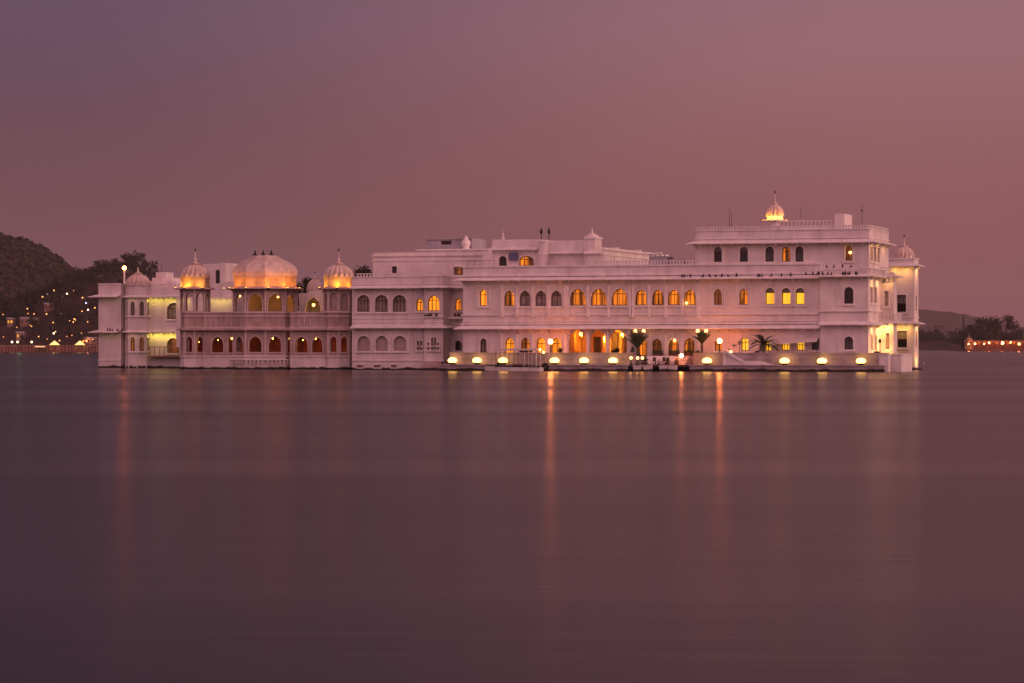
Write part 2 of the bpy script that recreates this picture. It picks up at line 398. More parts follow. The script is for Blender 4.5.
# ------------------------------------------------------------------ lake, hills, haze
def waterm(t, p):
    n, l = t.nodes, t.links
    co = n.new("ShaderNodeTexCoord")
    mp = n.new("ShaderNodeMapping"); mp.inputs["Scale"].default_value = (.0035, .022, 1); l.new(co.outputs["Object"], mp.inputs[0])
    a = n.new("ShaderNodeTexNoise"); a.inputs["Scale"].default_value = 1.3; a.inputs["Detail"].default_value = 5; l.new(mp.outputs[0], a.inputs["Vector"])
    r = n.new("ShaderNodeMapRange"); r.inputs[1].default_value = .3; r.inputs[2].default_value = .7; r.inputs[3].default_value = .175; r.inputs[4].default_value = .23
    l.new(a.outputs["Fac"], r.inputs[0]); l.new(r.outputs[0], p.inputs["Roughness"])
    m2 = n.new("ShaderNodeMapping"); m2.inputs["Scale"].default_value = (.10, .8, 1); l.new(co.outputs["Object"], m2.inputs[0])
    b = n.new("ShaderNodeTexNoise"); b.inputs["Scale"].default_value = 1; b.inputs["Detail"].default_value = 4; l.new(m2.outputs[0], b.inputs["Vector"])
    u = n.new("ShaderNodeBump"); u.inputs["Strength"].default_value = .10; u.inputs["Distance"].default_value = .06
    l.new(b.outputs["Fac"], u.inputs["Height"]); l.new(u.outputs[0], p.inputs["Normal"])
    p.inputs["IOR"].default_value = 1.18
WATER = mat("lake_water", (.010, .009, .014), .2, build=waterm, spec=.5)
m = MB(); m.add([(-4200, -300, 0), (4200, -300, 0), (4200, 9300, 0), (-4200, 9300, 0)], [(0, 1, 2, 3)])
tag(m.build("lake_water", WATER), "still violet lake smoothed by a long exposure round the palace", "lake", kind="structure")

def interp(pts, x):
    if x <= pts[0][0]: return pts[0][1]
    for (a, b), (c, d_) in zip(pts, pts[1:]):
        if x <= c: t = (x-a)/(c-a); return b+(d_-b)*t
    return pts[-1][1]
from mathutils import noise as mnoise
def hill_h(x, y, yf, yb, prof, rough):
    q = (y-yf)/(yb-yf); b = math.sin(PI*min(1, max(0, q)))**.8
    h = interp(prof, x)*b
    return h + rough*b*(mnoise.fractal(Vector((x*.02, y*.02, 3.1)), .8, 2.1, 5))
def terrain(name, yf, yb, xa, xb, prof, rough, nx, ny, label, cat):
    mb = MB(); v = []
    for j in range(ny+1):
        y = yf+(yb-yf)*j/ny
        for i in range(nx+1):
            x = xa+(xb-xa)*i/nx
            v.append((x, y, -.6 if j in (0, ny) or i in (0, nx) else hill_h(x, y, yf, yb, prof, rough)))
    f = [(j*(nx+1)+i, j*(nx+1)+i+1, (j+1)*(nx+1)+i+1, (j+1)*(nx+1)+i) for j in range(ny) for i in range(nx)]
    mb.add(v, f, True); return tag(mb.build(name, HILL), label, cat, kind="structure")
def XP(px, Y): return (px-512)/FPX*Y
def ZP(py, Y): return HC+(HOR-py)*Y/FPX
YH = 2700
hp = [(XP(p, YH), ZP(y, YH)) for p, y in ((-120, 255), (-40, 241), (5, 239), (24, 242), (40, 248), (52, 258), (66, 268), (85, 280), (120, 300), (170, 318), (230, 335), (320, 345))]
terrain("hill", 2250, 3150, XP(-130, YH), XP(340, YH), hp, 5, 150, 60, "bare brown scrub hill at the far left beyond the shore", "hill")
b = MB(); rnd = random.Random(3)
for k in range(5200):
    y = rnd.uniform(2300, 2720); x = rnd.uniform(XP(-25, y), XP(150, y)); z = hill_h(x, y, 2250, 3150, hp, 5)
    if z < 4: continue
    s_ = rnd.uniform(1.2, 3.4)*(1 if rnd.random() < .85 else 1.7)
    for q in range(3):
        d = Vector((rnd.gauss(0, 1), rnd.gauss(0, .6), abs(rnd.gauss(.5, .6)))).normalized(); p = Vector((x, y, z+.2))+d*s_*.55; a = Vector((rnd.uniform(-1, 1), rnd.uniform(-.5, .5), rnd.uniform(-.4, .4))).normalized()*s_*.6; e = d.cross(a).normalized()*s_*.5
        b.add([p-a, p-e*.8, p+a, p+e], [(0, 1, 2, 3)])
tag(b.build("hill_scrub", FOL), "dark scrub covering the far left hill", "scrub", kind="stuff")
YS = 1960
SP = [(XP(p, YS), ZP(y, YS)) for p, y in ((-60, 318), (0, 312), (45, 306), (75, 292), (105, 277), (138, 272), (160, 288), (190, 312), (250, 338), (330, 346))]
SHF, SHB = 1680, 2240
def shore_h(x, y): return max(.3, hill_h(x, y, SHF, SHB, SP, 2.5))
terrain("wooded_shore_ground", SHF, SHB, XP(-70, YS), XP(340, YS), SP, 2.5, 130, 50, "dark ground of the wooded slope behind the lit shore", "hillside")
YR = 8300
rp = [(XP(p, YR), ZP(y, YR)) for p, y in ((-700, 340), (-100, 335), (300, 330), (700, 318), (860, 312), (925, 310), (955, 313), (985, 319), (1010, 326), (1060, 331), (1300, 322), (1600, 335))]
terrain("distant_ridge", 7700, 8900, XP(-700, YR), XP(1600, YR), rp, 5, 260, 30, "pale violet ridge fading in haze at the right horizon", "ridge")
YT = 3000
tp = [(XP(p, YT), ZP(y, YT)) for p, y in ((840, 346), (880, 341), (925, 338), (960, 340), (1000, 341), (1100, 338))]
terrain("right_shore_ground", 2880, 3120, XP(830, YT), XP(1110, YT), tp, 1.0, 60, 10, "low dark shore under hazy trees right of the palace", "shore")

hz = bpy.data.materials.new("evening_haze"); hz.use_nodes = True; hz.node_tree.nodes.clear()
o_ = hz.node_tree.nodes.new("ShaderNodeOutputMaterial"); pv = hz.node_tree.nodes.new("ShaderNodeVolumePrincipled")
pv.inputs["Color"].default_value = (.9, .85, .9, 1); pv.inputs["Density"].default_value = .00004; pv.inputs["Anisotropy"].default_value = 0
hz.node_tree.links.new(pv.outputs[0], o_.inputs["Volume"])
m = MB(); m.box(-4300, 4300, -400, 9400, -1.6, 190)
hb = m.build("haze", hz); tag(hb, "thin violet evening haze over the lake", "haze", kind="stuff")

# ------------------------------------------------------------------ the palace
PAL = thing("lake_palace", "long white palace with domed kiosks standing in the lake", "palace", (X0, Y0, 0), -TH)

# --- main block -------------------------------------------------------------
wall, trim, ev, pick = MB(), MB(), MB(), MB()
uR = U(868.3, -.5); uB = U(821, 0); DEP = 13.2
ZLED = 5.25; ZEAVE = 11.45
P0 = Plane((0, 0), (uB, 0))
row2 = [(479.5, 487, 289, 306, "point", "litb", 0), (504, 514.7, 290, 306, "cusp", "lit"), (519.4, 530.6, 290, 306, "cusp", "cur"), (535.2, 546.4, 290, 306, "cusp", "cur"), (550.7, 562, 290, 306, "cusp", "cur"),
        (569.7, 586, 287.7, 305.5, "cusp", "lit", 2), (590.6, 606.8, 287.7, 305.5, "cusp", "lit", 2), (611.3, 627.7, 287.7, 305.4, "cusp", "lit", 2),
        (635, 647, 289, 305.2, "cusp", "lit"), (651.8, 664, 289, 305.2, "cusp", "lit"), (667.6, 680.3, 289, 305, "cusp", "lit"), (683.8, 696, 288.8, 305, "cusp", "lit"),
        (713.8, 722, 288.5, 304.8, "cusp", "dim"), (739.2, 748, 288.3, 304.7, "cusp", "lit"), (765.3, 774.4, 288, 304.5, "round", "yel", 0, .72), (781.5, 790.5, 288, 304.5, "round", "yel", 0, .72), (795.4, 804.4, 288, 304.5, "round", "yel", 0, .72)]
row1 = [(480, 487, 338, 355, "point", "cur"), (505, 514.4, 337, 356.5, "cusp", "litb"), (520.7, 530.2, 337, 356.5, "cusp", "lit"), (536, 546, 337, 356.5, "cusp", "litb"), (551, 561.5, 337, 356.5, "cusp", "litb"),
        (637, 647, 338, 356, "cusp", "lit"), (652, 662, 338, 356, "cusp", "lit"), (668, 679, 338, 356, "cusp", "lit"), (684, 695, 337.5, 356, "cusp", "lit"),
        (714.5, 722, 341, 350.5, "rect", "lit"), (741, 748.4, 338, 350.8, "rect", "yel"), (765, 771, 341, 351, "rect", "yel"), (781.4, 789.7, 342, 350.5, "rect", "yel", 2), (796.5, 804.5, 342, 350.5, "rect", "yel", 2), (811.5, 819, 337.5, 350, "rect", "dark")]
lobby = [(568.5, 587, 328.6, 356.5, "cusp", "open"), (589.8, 606.5, 328.6, 356.5, "cusp", "open"), (609, 627, 328.6, 356.5, "cusp", "open")]
zt2 = P0.z(265.6, 1)
facade(wall, P0, 1.0, ZEAVE+1.9, row2+row1+lobby, PAL, .42, trim)
wall.box(0, uB, 0, DEP, 1.0, ZEAVE+1.9, skip=("front", "bottom"))
# right bay, slightly proud
P1 = Plane((uB, -.5), (uR, -.5))
bayops = [(844, 853.4, 287, 303.7, "round", "dark"), (844.2, 853.2, 336.5, 349.5, "round", "grey")]
facade(wall, P1, .6, 12.1, bayops, PAL, .42, trim)
PS = Plane((uR, -.5), (uR, DEP))
side = [(870.2, 872, 287.5, 303, "rect", "dim", 0), (874, 876, 287.5, 303, "rect", "dim", 0), (870.5, 872.3, 335, 350, "rect", "dim", 0), (874.3, 876.3, 335, 350, "rect", "dim", 0)]
facade(wall, PS, .6, 12.1, side, PAL, .3, trim)
wall.add([(uB, -.5, .6), (uB, 0, .6), (uB, 0, 12.1), (uB, -.5, 12.1)], [(0, 3, 2, 1)])
wall.add([(uB, -.5, 12.1), (uR, -.5, 12.1), (uR, DEP, 12.1), (uB, DEP, 12.1)], [(0, 1, 2, 3)])
# pilasters and panels of the upper storey
for px in (502.3, 517.2, 533.2, 548.7, 565.5, 567.9, 588.3, 609, 630.2, 633.2, 649.5, 665.8, 682, 698):
    x = P0.x(px); P0.slab(trim, x-.15, x+.15, P0.z(316.5, x), P0.z(285.5, x), 0, .24); P0.slab(trim, x-.22, x+.22, P0.z(316.5, x)-.12, P0.z(316.5, x), 0, .3)
for px0, px1 in ((476.5, 490), (710.5, 725.5), (736, 751.5)):
    a, b = P0.x(px0), P0.x(px1)
    q = [(a, P0.z(308, a)), (b, P0.z(308, b)), (b, P0.z(286, b)), (a, P0.z(286, a))]; ring(trim, P0, q, inset(q, .17), 0, .10)
for px in (502.3, 517.2, 533.2, 548.7, 566, 588.3, 608, 629, 649.5, 665.8, 682, 698):
    x = P0.x(px); P0.slab(trim, x-.17, x+.17, 1.9, P0.z(334 if not 566 < px < 630 else 331, x), 0, .26)
# parapet bands, eaves and ledges
front = [(0, DEP), (0, 0), (uB, 0)]
eave(ev, front, ZEAVE, 1.05, .36); eave(ev, front, ZLED, 1.0, .42)
bay = [(uB, 0), (uB, -.5), (uR, -.5), (uR, DEP)]
eave(ev, bay[1:], 11.62, 1.0, .34); eave(ev, bay[1:], 5.68, 1.0, .36)
band(trim, front, ZEAVE+.55, ZEAVE+.74, .26); band(trim, front, ZEAVE+1.72, ZEAVE+1.92, .12)
band(trim, front, 7.02, 7.18, .2); band(trim, front, ZLED+.62, ZLED+.8, .26); band(trim, front, 6.2, 6.32, .12)
band(trim, bay, 7.35, 7.52, .22); band(trim, bay, 12.35, 12.5, .1)
# lobby behind the three great arches
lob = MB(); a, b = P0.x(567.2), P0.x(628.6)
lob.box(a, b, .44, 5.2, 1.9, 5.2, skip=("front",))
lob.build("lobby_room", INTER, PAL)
for px0, px1, t in ((572, 577, 338), (594, 601, 337), (613, 618, 333), (622, 626, 336)):
    Pb = Plane((0, 5.1), (40, 5.1)); x0_, x1_ = Pb.x(px0), Pb.x(px1); lb = MB(); Pb.slab(lb, x0_, x1_, 1.9, Pb.z(t, x0_), 0, .12); lb.build("lobby_door", FRAME, PAL)
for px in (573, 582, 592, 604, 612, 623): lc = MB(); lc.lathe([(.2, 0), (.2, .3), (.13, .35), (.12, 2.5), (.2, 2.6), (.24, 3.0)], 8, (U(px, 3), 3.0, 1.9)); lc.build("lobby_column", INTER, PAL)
# striped picket rail on the parapet
baluster_row([(U(588, .15), .15), (U(694, .15), .15)], ZEAVE+1.92, .42, .40, .17)

trim.build("stucco_trim", TRIM, PAL); trim = MB()
# --- third storey -----------------------------------------------------------
V3 = .35; P3 = Plane((U(695.3, V3), V3), (uR-.1, V3)); uL3 = P3.A[0]; uR3 = P3.B[0]
row3 = [(713.8, 722, 247, 262, "round", "dark", 1, .7), (739.7, 748, 246.8, 261.8, "round", "dark", 1, .7), (765.2, 774, 246.5, 261.7, "round", "grey"), (781.8, 790.6, 246.5, 261.7, "round", "lit"), (795.3, 803.6, 246.3, 261.7, "round", "grey"), (845.2, 852.4, 245.4, 260.7, "round", "dim")]
Z3E = P3.z(243.6, P3.x(780)); Z3T = P3.z(229.5, P3.x(780))
facade(wall, P3, ZEAVE+.3, Z3T, row3, PAL, .4, trim)
PS3 = Plane((uR3, V3), (uR3, DEP))
facade(wall, PS3, ZEAVE+.3, Z3T, [(870.3, 872.2, 246.5, 261, "rect", "dim", 0), (873.6, 875.7, 247, 262, "rect", "dim", 0), (877, 879, 248, 262.5, "rect", "dim", 0)], PAL, .3, trim)
wall.box(uL3, uR3, V3, DEP, ZEAVE+.3, Z3T, skip=("front", "right", "bottom"))
pl3 = [(uL3, DEP), (uL3, V3), (uR3, V3), (uR3, DEP)]
eave(ev, pl3, Z3E, 1.0, .34); band(trim, pl3, Z3E+.62, Z3E+.74, .12); band(trim, pl3, Z3T-.12, Z3T, .10)
baluster_row([(uL3, V3+.1), (uR3-.1, V3+.1), (uR3-.1, DEP)], Z3T, .34, .36, .15)
# low railing on the ledge under the right window
baluster_row([(U(826, -.6), -.75), (uR+.2, -.75), (uR+.2, DEP-4)], 12.1, .55, .55, .07)
# roof-top terrace rails and plinths
rz0 = Z3T+.05
rf = MB(); rf.box(U(779, 4), U(834, 4), 4, 9, rz0-.4, rz0+.45); rf.box(U(834.5, 3.4), U(844.5, 3.4), 3.4, 8, rz0-.4, P3.z(212.5, P3.x(838)))
rf.box(U(762, 5), U(781, 5), 5, 9, rz0-.4, rz0+.1)
rf.build("roof_terrace", PLASTER, PAL)
baluster_row([(U(778, 4.1), 4.1), (U(833.5, 4.1), 4.1)], rz0+.45, .62, .5, .08)
# --- cupola on the roof -------------------------------------------------------
def octo(c, r, ph=0, n=8): return [(c[0]+r*math.cos(ph+PI/n+k*2*PI/n), c[1]+r*math.sin(ph+PI/n+k*2*PI/n)) for k in range(n)]
def uplight(c, e, col=(1, .34, .03), ctr=None):
    e *= 2.2
    b = MB(); b.box(c[0]-.12, c[0]+.12, c[1]-.1, c[1]+.1, c[2]-.12, c[2]+.02); o = b.build("uplight", METAL, PAL)
    g = MB(); g.box(c[0]-.09, c[0]+.09, c[1]-.07, c[1]+.07, c[2]+.02, c[2]+.05); g.build("lens", SPOTG, o)
    lamp(o, (c[0], c[1], c[2]+.22), e, col, .1, aim=(ctr[0]-c[0], ctr[1]-c[1], .9*math.hypot(ctr[0]-c[0], ctr[1]-c[1])), cone=165)
def ribf(k, amp): return lambda a, z: 1-amp*(1-abs(math.sin(k*a/2)))
def ribbed_dome(c, zb, zt, r, zfin, name="dome", ribs=16, m_=None):
    h = zt-zb; d_ = MB()
    pr = [(.93, 0), (1.0, .12), (1.02, .28), (.97, .46), (.85, .63), (.66, .79), (.44, .91), (.28, .97), (.2, 1.0)]
    d_.lathe([(r*a, h*b) for a, b in pr], 96, (c[0], c[1], zb), ribf(ribs, .24))
    for k in range(ribs):      # ring of lotus petals at the foot
        a = 2*PI*(k+.5)/ribs; x, y = c[0]+r*1.0*math.cos(a), c[1]+r*1.0*math.sin(a); w = r*.17
        tx, ty = -math.sin(a)*w, math.cos(a)*w; nx_, ny_ = math.cos(a)*.07, math.sin(a)*.07
        v = [(x-tx, y-ty, zb-.02), (x+tx, y+ty, zb-.02), (x+tx*.9, y+ty*.9, zb+h*.16), (x, y, zb+h*.30), (x-tx*.9, y-ty*.9, zb+h*.16)]
        d_.add(v+[(p[0]+nx_, p[1]+ny_, p[2]) for p in v], [(0, 4, 3, 2, 1), (5, 6, 7, 8, 9)]+[(i, (i+1) % 5, 5+(i+1) % 5, 5+i) for i in range(5)])
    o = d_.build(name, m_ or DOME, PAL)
    f = MB(); f.lathe([(r*.34, -.03), (r*.38, .05), (r*.2, .14)], 14, (c[0], c[1], zt)); hf = (zfin-zt)
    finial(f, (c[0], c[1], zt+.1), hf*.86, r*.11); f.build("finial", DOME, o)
    s = MB(); s.lathe([(.05, 0), (.13, hf*.06), (.10, hf*.12), (.02, hf*.2)], 8, (c[0], c[1], zt+hf*.80)); s.build("finial_tip", METAL, o)
    return o
cc = (U(775, 5.5), 5.5); ZC = lambda py: Z(py, *cc)
mpx = lambda c: Wd(*c)[1]/FPX
k = mpx(cc)
b = MB(); b.prism(octo(cc, 5.6*k), rz0-.3, ZC(220.5)); b.build("cupola_wall", TRIM, PAL)
b = MB(); eave(b, octo(cc, 5.8*k), ZC(221), 4.4*k, .22, .1, True, False); b.build("cupola_eave", TRIM, PAL)
b = MB(); b.prism(octo(cc, 8.2*k), ZC(220.3), ZC(216.2)); b.build("cupola_drum", TRIM, PAL)
ribbed_dome(cc, ZC(216.3), ZC(204), 8.4*k, ZC(190.5), ribs=12)
for a in (-2.5, -1.9, -1.35, -.8, -.2): uplight((cc[0]+12.6*k*math.cos(a), cc[1]+12.6*k*math.sin(a), ZC(220.6)), 34, ctr=cc)

trim.build("stucco_trim", TRIM, PAL); trim = MB()
# --- terrace pavilions behind the parapet (rear blocks) -----------------------
rw = MB()
def blk(px0, px1, v, dep, zb, py, roofpy=None):
    a, b = U(px0, v), U(px1, v); zt = Z(py, (a+b)/2, v); rw.box(a, b, v, v+dep, zb, zt); return a, b, zt
def crown_band(a, b, v, dep, z0, z1, o): band(trim, [(a, v+dep), (a, v), (b, v), (b, v+dep)], z0, z1, o)
# long low rear block, its window and parapet
A_ = Plane((U(373, 16), 16), (U(560, 16), 16)); zt = A_.z(252.5, A_.x(400))
ra = MB(); facade(ra, A_, 8, zt, [(392, 397, 266.3, 274, "rect", "dark", 0), (454, 464, 267, 275, "rect", "dim", 0)], PAL, .3, trim)
ra.box(A_.A[0], A_.B[0], 16, 30, 8, zt, skip=("front",)); ra.build("rear_wall", PLASTER, PAL)
crown_band(A_.A[0], A_.B[0], 16, 14, A_.z(256.3, 5), A_.z(255, 5), .18); crown_band(A_.A[0], A_.B[0], 16, 14, A_.z(261, 5), A_.z(260, 5), .1)
a, b, zt = blk(418, 488, 19, 10, 10, 249); crown_band(a, b, 19, 10, zt-.2, zt, .25)
ub = MB(); Bp = Plane((U(426.5, 22), 22), (U(472, 22), 22)); zu = Bp.z(238.5, 3)
facade(ub, Bp, zt-.5, zu, [(441, 451.5, 240.8, 244.6, "rect", "dark", 2)], PAL, .3)
ub.box(Bp.A[0], Bp.B[0], 22, 28, zt-.5, zu, skip=("front",)); band(ub, [(Bp.A[0], 22), (Bp.B[0], 22)], zu-.14, zu, .2)
ub.build("roof_house", ROOF, PAL)
kn = MB(); kc = (U(466, 20.5), 20.5); zz = Z(248.5, *kc); kn.lathe([(.5, -.6), (.55, 0), (.42, .15), (.62, .5), (.66, .8), (.45, 1.15), (.25, 1.35), (.3, 1.45), (.05, 1.75)], 14, (kc[0], kc[1], zz)); kn.build("roof_knob", TRIM, PAL)
# central terrace pavilion with arches
C_ = Plane((U(492, 10.5), 10.5), (U(539.5, 10.5), 10.5)); zc0, zc1 = ZEAVE+.8, C_.z(239.5, 3)
cb = MB(); facade(cb, C_, zc0, zc1, [(499, 506.8, 256, 266, "round", "dark"), (519, 534, 256, 266, "round", "lit", 2)], PAL, .35, trim)
cb.box(C_.A[0], C_.B[0], 10.5, 18, zc0, zc1, skip=("front",))
a, b, zt = blk(482.5, 491.6, 9.6, 5, zc0, 251.3)
a, b, zt = blk(538.8, 544.8, 9.2, 5, zc0, 240); crown_band(a, b, 9.2, 5, zt-.25, zt, .15); crown_band(a, b, 9.2, 5, zt-1.9, zt-1.75, .12)
a, b, zt = blk(544.9, 584.5, 11.2, 8, zc0, 240.5); e_ = MB()
eave(e_, [(a, 11.2), (b, 11.2)], Z(254, a, 11.2), .8, .25); eave(e_, [(C_.A[0]-.2, 10.5), (C_.B[0], 10.5)], C_.z(250.2, 3), .8, .25)
D0 = (U(584.4, 9.8), 9.8); D1 = (U(594.6, 9.8), 9.8)
zt = Z(236.5, *D0); rw.box(D0[0], D1[0], 9.8, 13, zc0, zt); rw.box(D0[0]+.25, D1[0]-.25, 10, 12.6, zt, zt+.22); rw.box(D0[0]+.45, D1[0]-.45, 10.2, 12, zt+.22, zt+.4)
eave(e_, [(D0[0], 9.8), (D1[0], 9.8), (D1[0], 13)], Z(254, *D0), .5, .25); e_.build("terrace_eave", TRIM, PAL)
band(trim, [(D0[0], 9.8), (D1[0], 9.8), (D1[0], 13)], zt-.3, zt-.1, .18)
f = MB(); finial(f, ((D0[0]+D1[0])/2, 11, zt+.35), 1.0, .2); f.build("roof_finial", TRIM, PAL); f = MB(); finial(f, (U(503, 11.5), 11.5, zc1-.1), 1.4, .26); f.build("roof_finial", TRIM, PAL)
# long side wall running back, lit by the western glow
L0 = (D1[0], 13); L1 = (D1[0], 46); zs = Z(247.2, *L0)
rw.box(D0[0]-9, D1[0], 13, 46, zc0, zs-.3); band(trim, [L0, L1], zs-.32, zs, .25); band(trim, [L0, L1], zs-1.0, zs-.88, .12)
for i in range(3): rw.box(D1[0]-.6, D1[0]+.2, 20+i*11, 20.8+i*11, zs, zs+.22)
rw.build("terrace_wall", PLASTER, PAL); cb.build("terrace_pavilion", PLASTER, PAL)
b = MB(); aa = U(649, 4); b.box(aa, U(667, 4), 4, 7, ZEAVE+1.2, Z(256.5, aa, 4)); rail(b, [(aa, 3.9), (U(667, 3.9), 3.9)], Z(257, aa, 4), .3, .5, .1); b.box(U(667.5, 4), U(681, 4), 4.5, 7, ZEAVE+1.2, Z(259.5, aa, 4)); b.build("roof_stair_head", ROOF, PAL)
b = MB(); aw = Plane((U(509, 10.3), 10.3), (U(518.5, 10.3), 10.3)); aw.slab(b, 0, aw.L, aw.z(260.5, 0), aw.z(252.8, 0), .1, .18); b.build("blue_blind", mat("blue_cloth", (.12, .12, .22), .9), PAL)

trim.build("stucco_trim", TRIM, PAL); trim = MB(); ev.build("eave", TRIM, PAL); ev = MB()
# --- middle wing ---------------------------------------------------------------
mw = MB(); VM = 5.0
M_ = Plane((U(352, VM), VM), (U(424, VM), VM)); mE = M_.z(288.6, M_.x(390)); mT = M_.z(276.4, M_.x(390)); mL = M_.z(328.4, M_.x(390))
facade(mw, M_, -.5, mT, [(357.3, 370, 295, 311.8, "round", "cur", 3), (375, 388.2, 295, 311.8, "round", "cur", 3), (392.7, 406.5, 295, 311.8, "round", "cur", 3), (416.2, 423.2, 298, 311, "cusp", "litb"),
                      (357.5, 370, 336, 351, "round", "blind"), (375.5, 388, 336, 351, "round", "blind"), (393.6, 406.5, 336, 351, "round", "blind"),
                      (417, 419, 341, 345.5, "rect", "dark", 0), (420.2, 422.2, 341, 345.5, "rect", "dark", 0), (417, 419, 347, 350, "rect", "dark", 0), (420.2, 422.2, 347, 350, "rect", "dark", 0),
                      (357, 363.5, 365, 367.6, "rect", "blind"), (374, 381, 365, 367.6, "rect", "blind"), (391, 397, 365, 367.6, "rect", "blind")], PAL, .3, trim)
mw.box(M_.A[0], M_.B[0], VM, VM+9, -.5, mT, skip=("front", "bottom"))
Vb = 3.6; Bb = Plane((U(424.2, Vb), Vb), (U(443, Vb), Vb))
facade(mw, Bb, -.5, mT+.15, [(427.8, 439.4, 294.5, 311, "cusp", "litb", 2), (427.5, 429.2, 342.5, 345.2, "rect", "dark", 0), (431.2, 433, 337.5, 345.4, "rect", "dark", 0), (434.2, 436, 337.5, 345.4, "rect", "dark", 0), (437.2, 439, 342.5, 345.2, "rect", "dark", 0),
                      (427.5, 429.2, 347, 350, "rect", "dark", 0), (431.2, 433, 347, 350, "rect", "dark", 0), (434.2, 436, 347, 350, "rect", "dark", 0), (437.2, 439, 347, 350, "rect", "dark", 0)], PAL, .3, trim)
PBs = Plane((Bb.B[0], Vb), (Bb.B[0], 7)); facade(mw, PBs, -.5, mT+.15, [(443.4, 444.4, 295, 311, "rect", "dim", 0)], PAL, .2)
mw.box(Bb.A[0], Bb.B[0], Vb, 7, -.5, mT+.15, skip=("front", "bottom", "right"))
Rc = Plane((Bb.B[0], 6.6), (.2, 6.6))
facade(mw, Rc, -.5, mT, [(455, 462, 298, 310.5, "cusp", "lit"), (455, 461.8, 340, 350.6, "cusp", "dark", 0)], PAL, .3, trim)
mw.box(Rc.A[0], .2, 6.6, 14, -.5, mT, skip=("front", "bottom"))
mw.build("middle_wing_wall", PLASTER, PAL)
mplan = [(M_.A[0], VM), (Bb.A[0], VM), (Bb.A[0], Vb), (Bb.B[0], Vb), (Bb.B[0], 6.6), (-1.1, 6.6)]
eave(ev, mplan, mE, .85, .3); eave(ev, mplan, mL, .85, .3)
band(trim, mplan, mE+.5, mE+.6, .1); band(trim, mplan, mT-.1, mT+.02, .1); band(trim, mplan, mL+.75, mL+.85, .1); band(trim, mplan, mL+1.25, mL+1.33, .07); band(trim, mplan, 1.15, 1.3, .1)
baluster_row([(U(356, VM), VM+.1), (Bb.A[0], VM+.1)], mT, .32, .42, .16); baluster_row([(Bb.A[0], Vb+.1), (Bb.B[0], Vb+.1)], mT+.15, .34, .42, .16)
for px in (372.5, 390.3, 408.6): x = M_.x(px); M_.slab(trim, x-.14, x+.14, M_.z(353, x), M_.z(334, x), 0, .1)
st = MB()
for i in range(4): st.box(Bb.A[0]-.1+.12*i, Bb.B[0]+.3-.12*i, Vb-1.6+.35*i, Vb, -.4 if i == 0 else .28*i+.003, .28*(i+1))
st.build("water_steps", STONE, PAL)
f = MB(); Bb.slab(f, -.1, Bb.L+.1, Bb.z(317.5, 1), Bb.z(316.5, 1), 0, .3); Rc.slab(f, 0, Rc.L, Rc.z(319, 1), Rc.z(316.8, 1), 0, .9); f.build("balcony_shelf", TRIM, PAL)

# --- kiosk pavilion -------------------------------------------------------------
pv_, pup, pev, ptr, pin = MB(), MB(), MB(), MB(), MB()
VP = 8.0; PH = R(-1.5); PC = R(-67.3-18)
def oct_faces(c, r, z0, z1, mb, wfrac, zt, zb, shape, root, tr, back=.22, skip=(), glz="open", n=8, ph=None, closed=False):
    q = octo(c, r, PH if ph is None else ph, n)
    # walk so that outward normals face out: counter-clockwise plan has normal (dy,-dx)
    for i in range(n):
        A, B = q[i], q[(i+1) % n]; pl = Plane(A, B); w = pl.L
        if i in skip: pl_ops = []
        elif closed and pl.n[1] > .55: pl_ops = []
        else: pl_ops = [(w*(.5-wfrac/2), w*(.5+wfrac/2), zt, zb, shape, glz if not callable(glz) else glz(i))]
        facade(mb, pl, z0, z1, pl_ops, root, back, tr, back if glz == "open" else None, metric=True, smat=PTRIM)
        pl.slab(tr, -.11, .11, z0, z1, -.02, .09)
    return q
def turret(cpx, rpx, v, glz2="open", blind2=None):
    c = (U(cpx, v), v); kk = mpx(c); r = rpx*kk; zz = lambda py: Z(py, c[0], c[1]-r*.9)
    oct_faces(c, r, zz(356), zz(329), pv_, .62, zz(336.0), zz(352), "cusp", PAL, ptr)
    b = MB(); b.prism(octo(c, r*1.03, PH), -.5, zz(356)); band(b, octo(c, r*1.03, PH), zz(357.2), zz(355.8), .12, True)
    band(b, octo(c, r*1.03, PH), .2, .34, .1, True); b.build("plinth", PLASTER, PAL)
    eave(pev, octo(c, r, PH), zz(330.3), .55, .2, .08, True, False)
    pup.prism(octo(c, r*1.0, PH), zz(328.6), zz(312.2)); 
    for py in (312.2, 316, 327): band(ptr, octo(c, r, PH), zz(py+.9), zz(py-.3), .09, True)
    oct_faces(c, r, zz(312.3), zz(288.3), pup, .72, zz(292.2), zz(311), "cusp", PAL, ptr, skip=(), glz=glz2, closed=blind2)
    eave(pev, octo(c, r, PH), zz(289.3), .75, .22, .09, True, False)
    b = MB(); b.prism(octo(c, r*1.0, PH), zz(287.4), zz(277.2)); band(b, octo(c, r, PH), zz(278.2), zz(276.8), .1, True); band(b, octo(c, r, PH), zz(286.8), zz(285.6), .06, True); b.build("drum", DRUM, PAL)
    ribbed_dome(c, zz(277), zz(263.5), r*.97, zz(247.8), ribs=16)
    return c, r, zz
tl = turret(195.2, 14.4, VP+1.2)
def blindsel(i): return "blind"
tr_ = turret(338.8, 14.6, VP+1.0, 'blind', True)
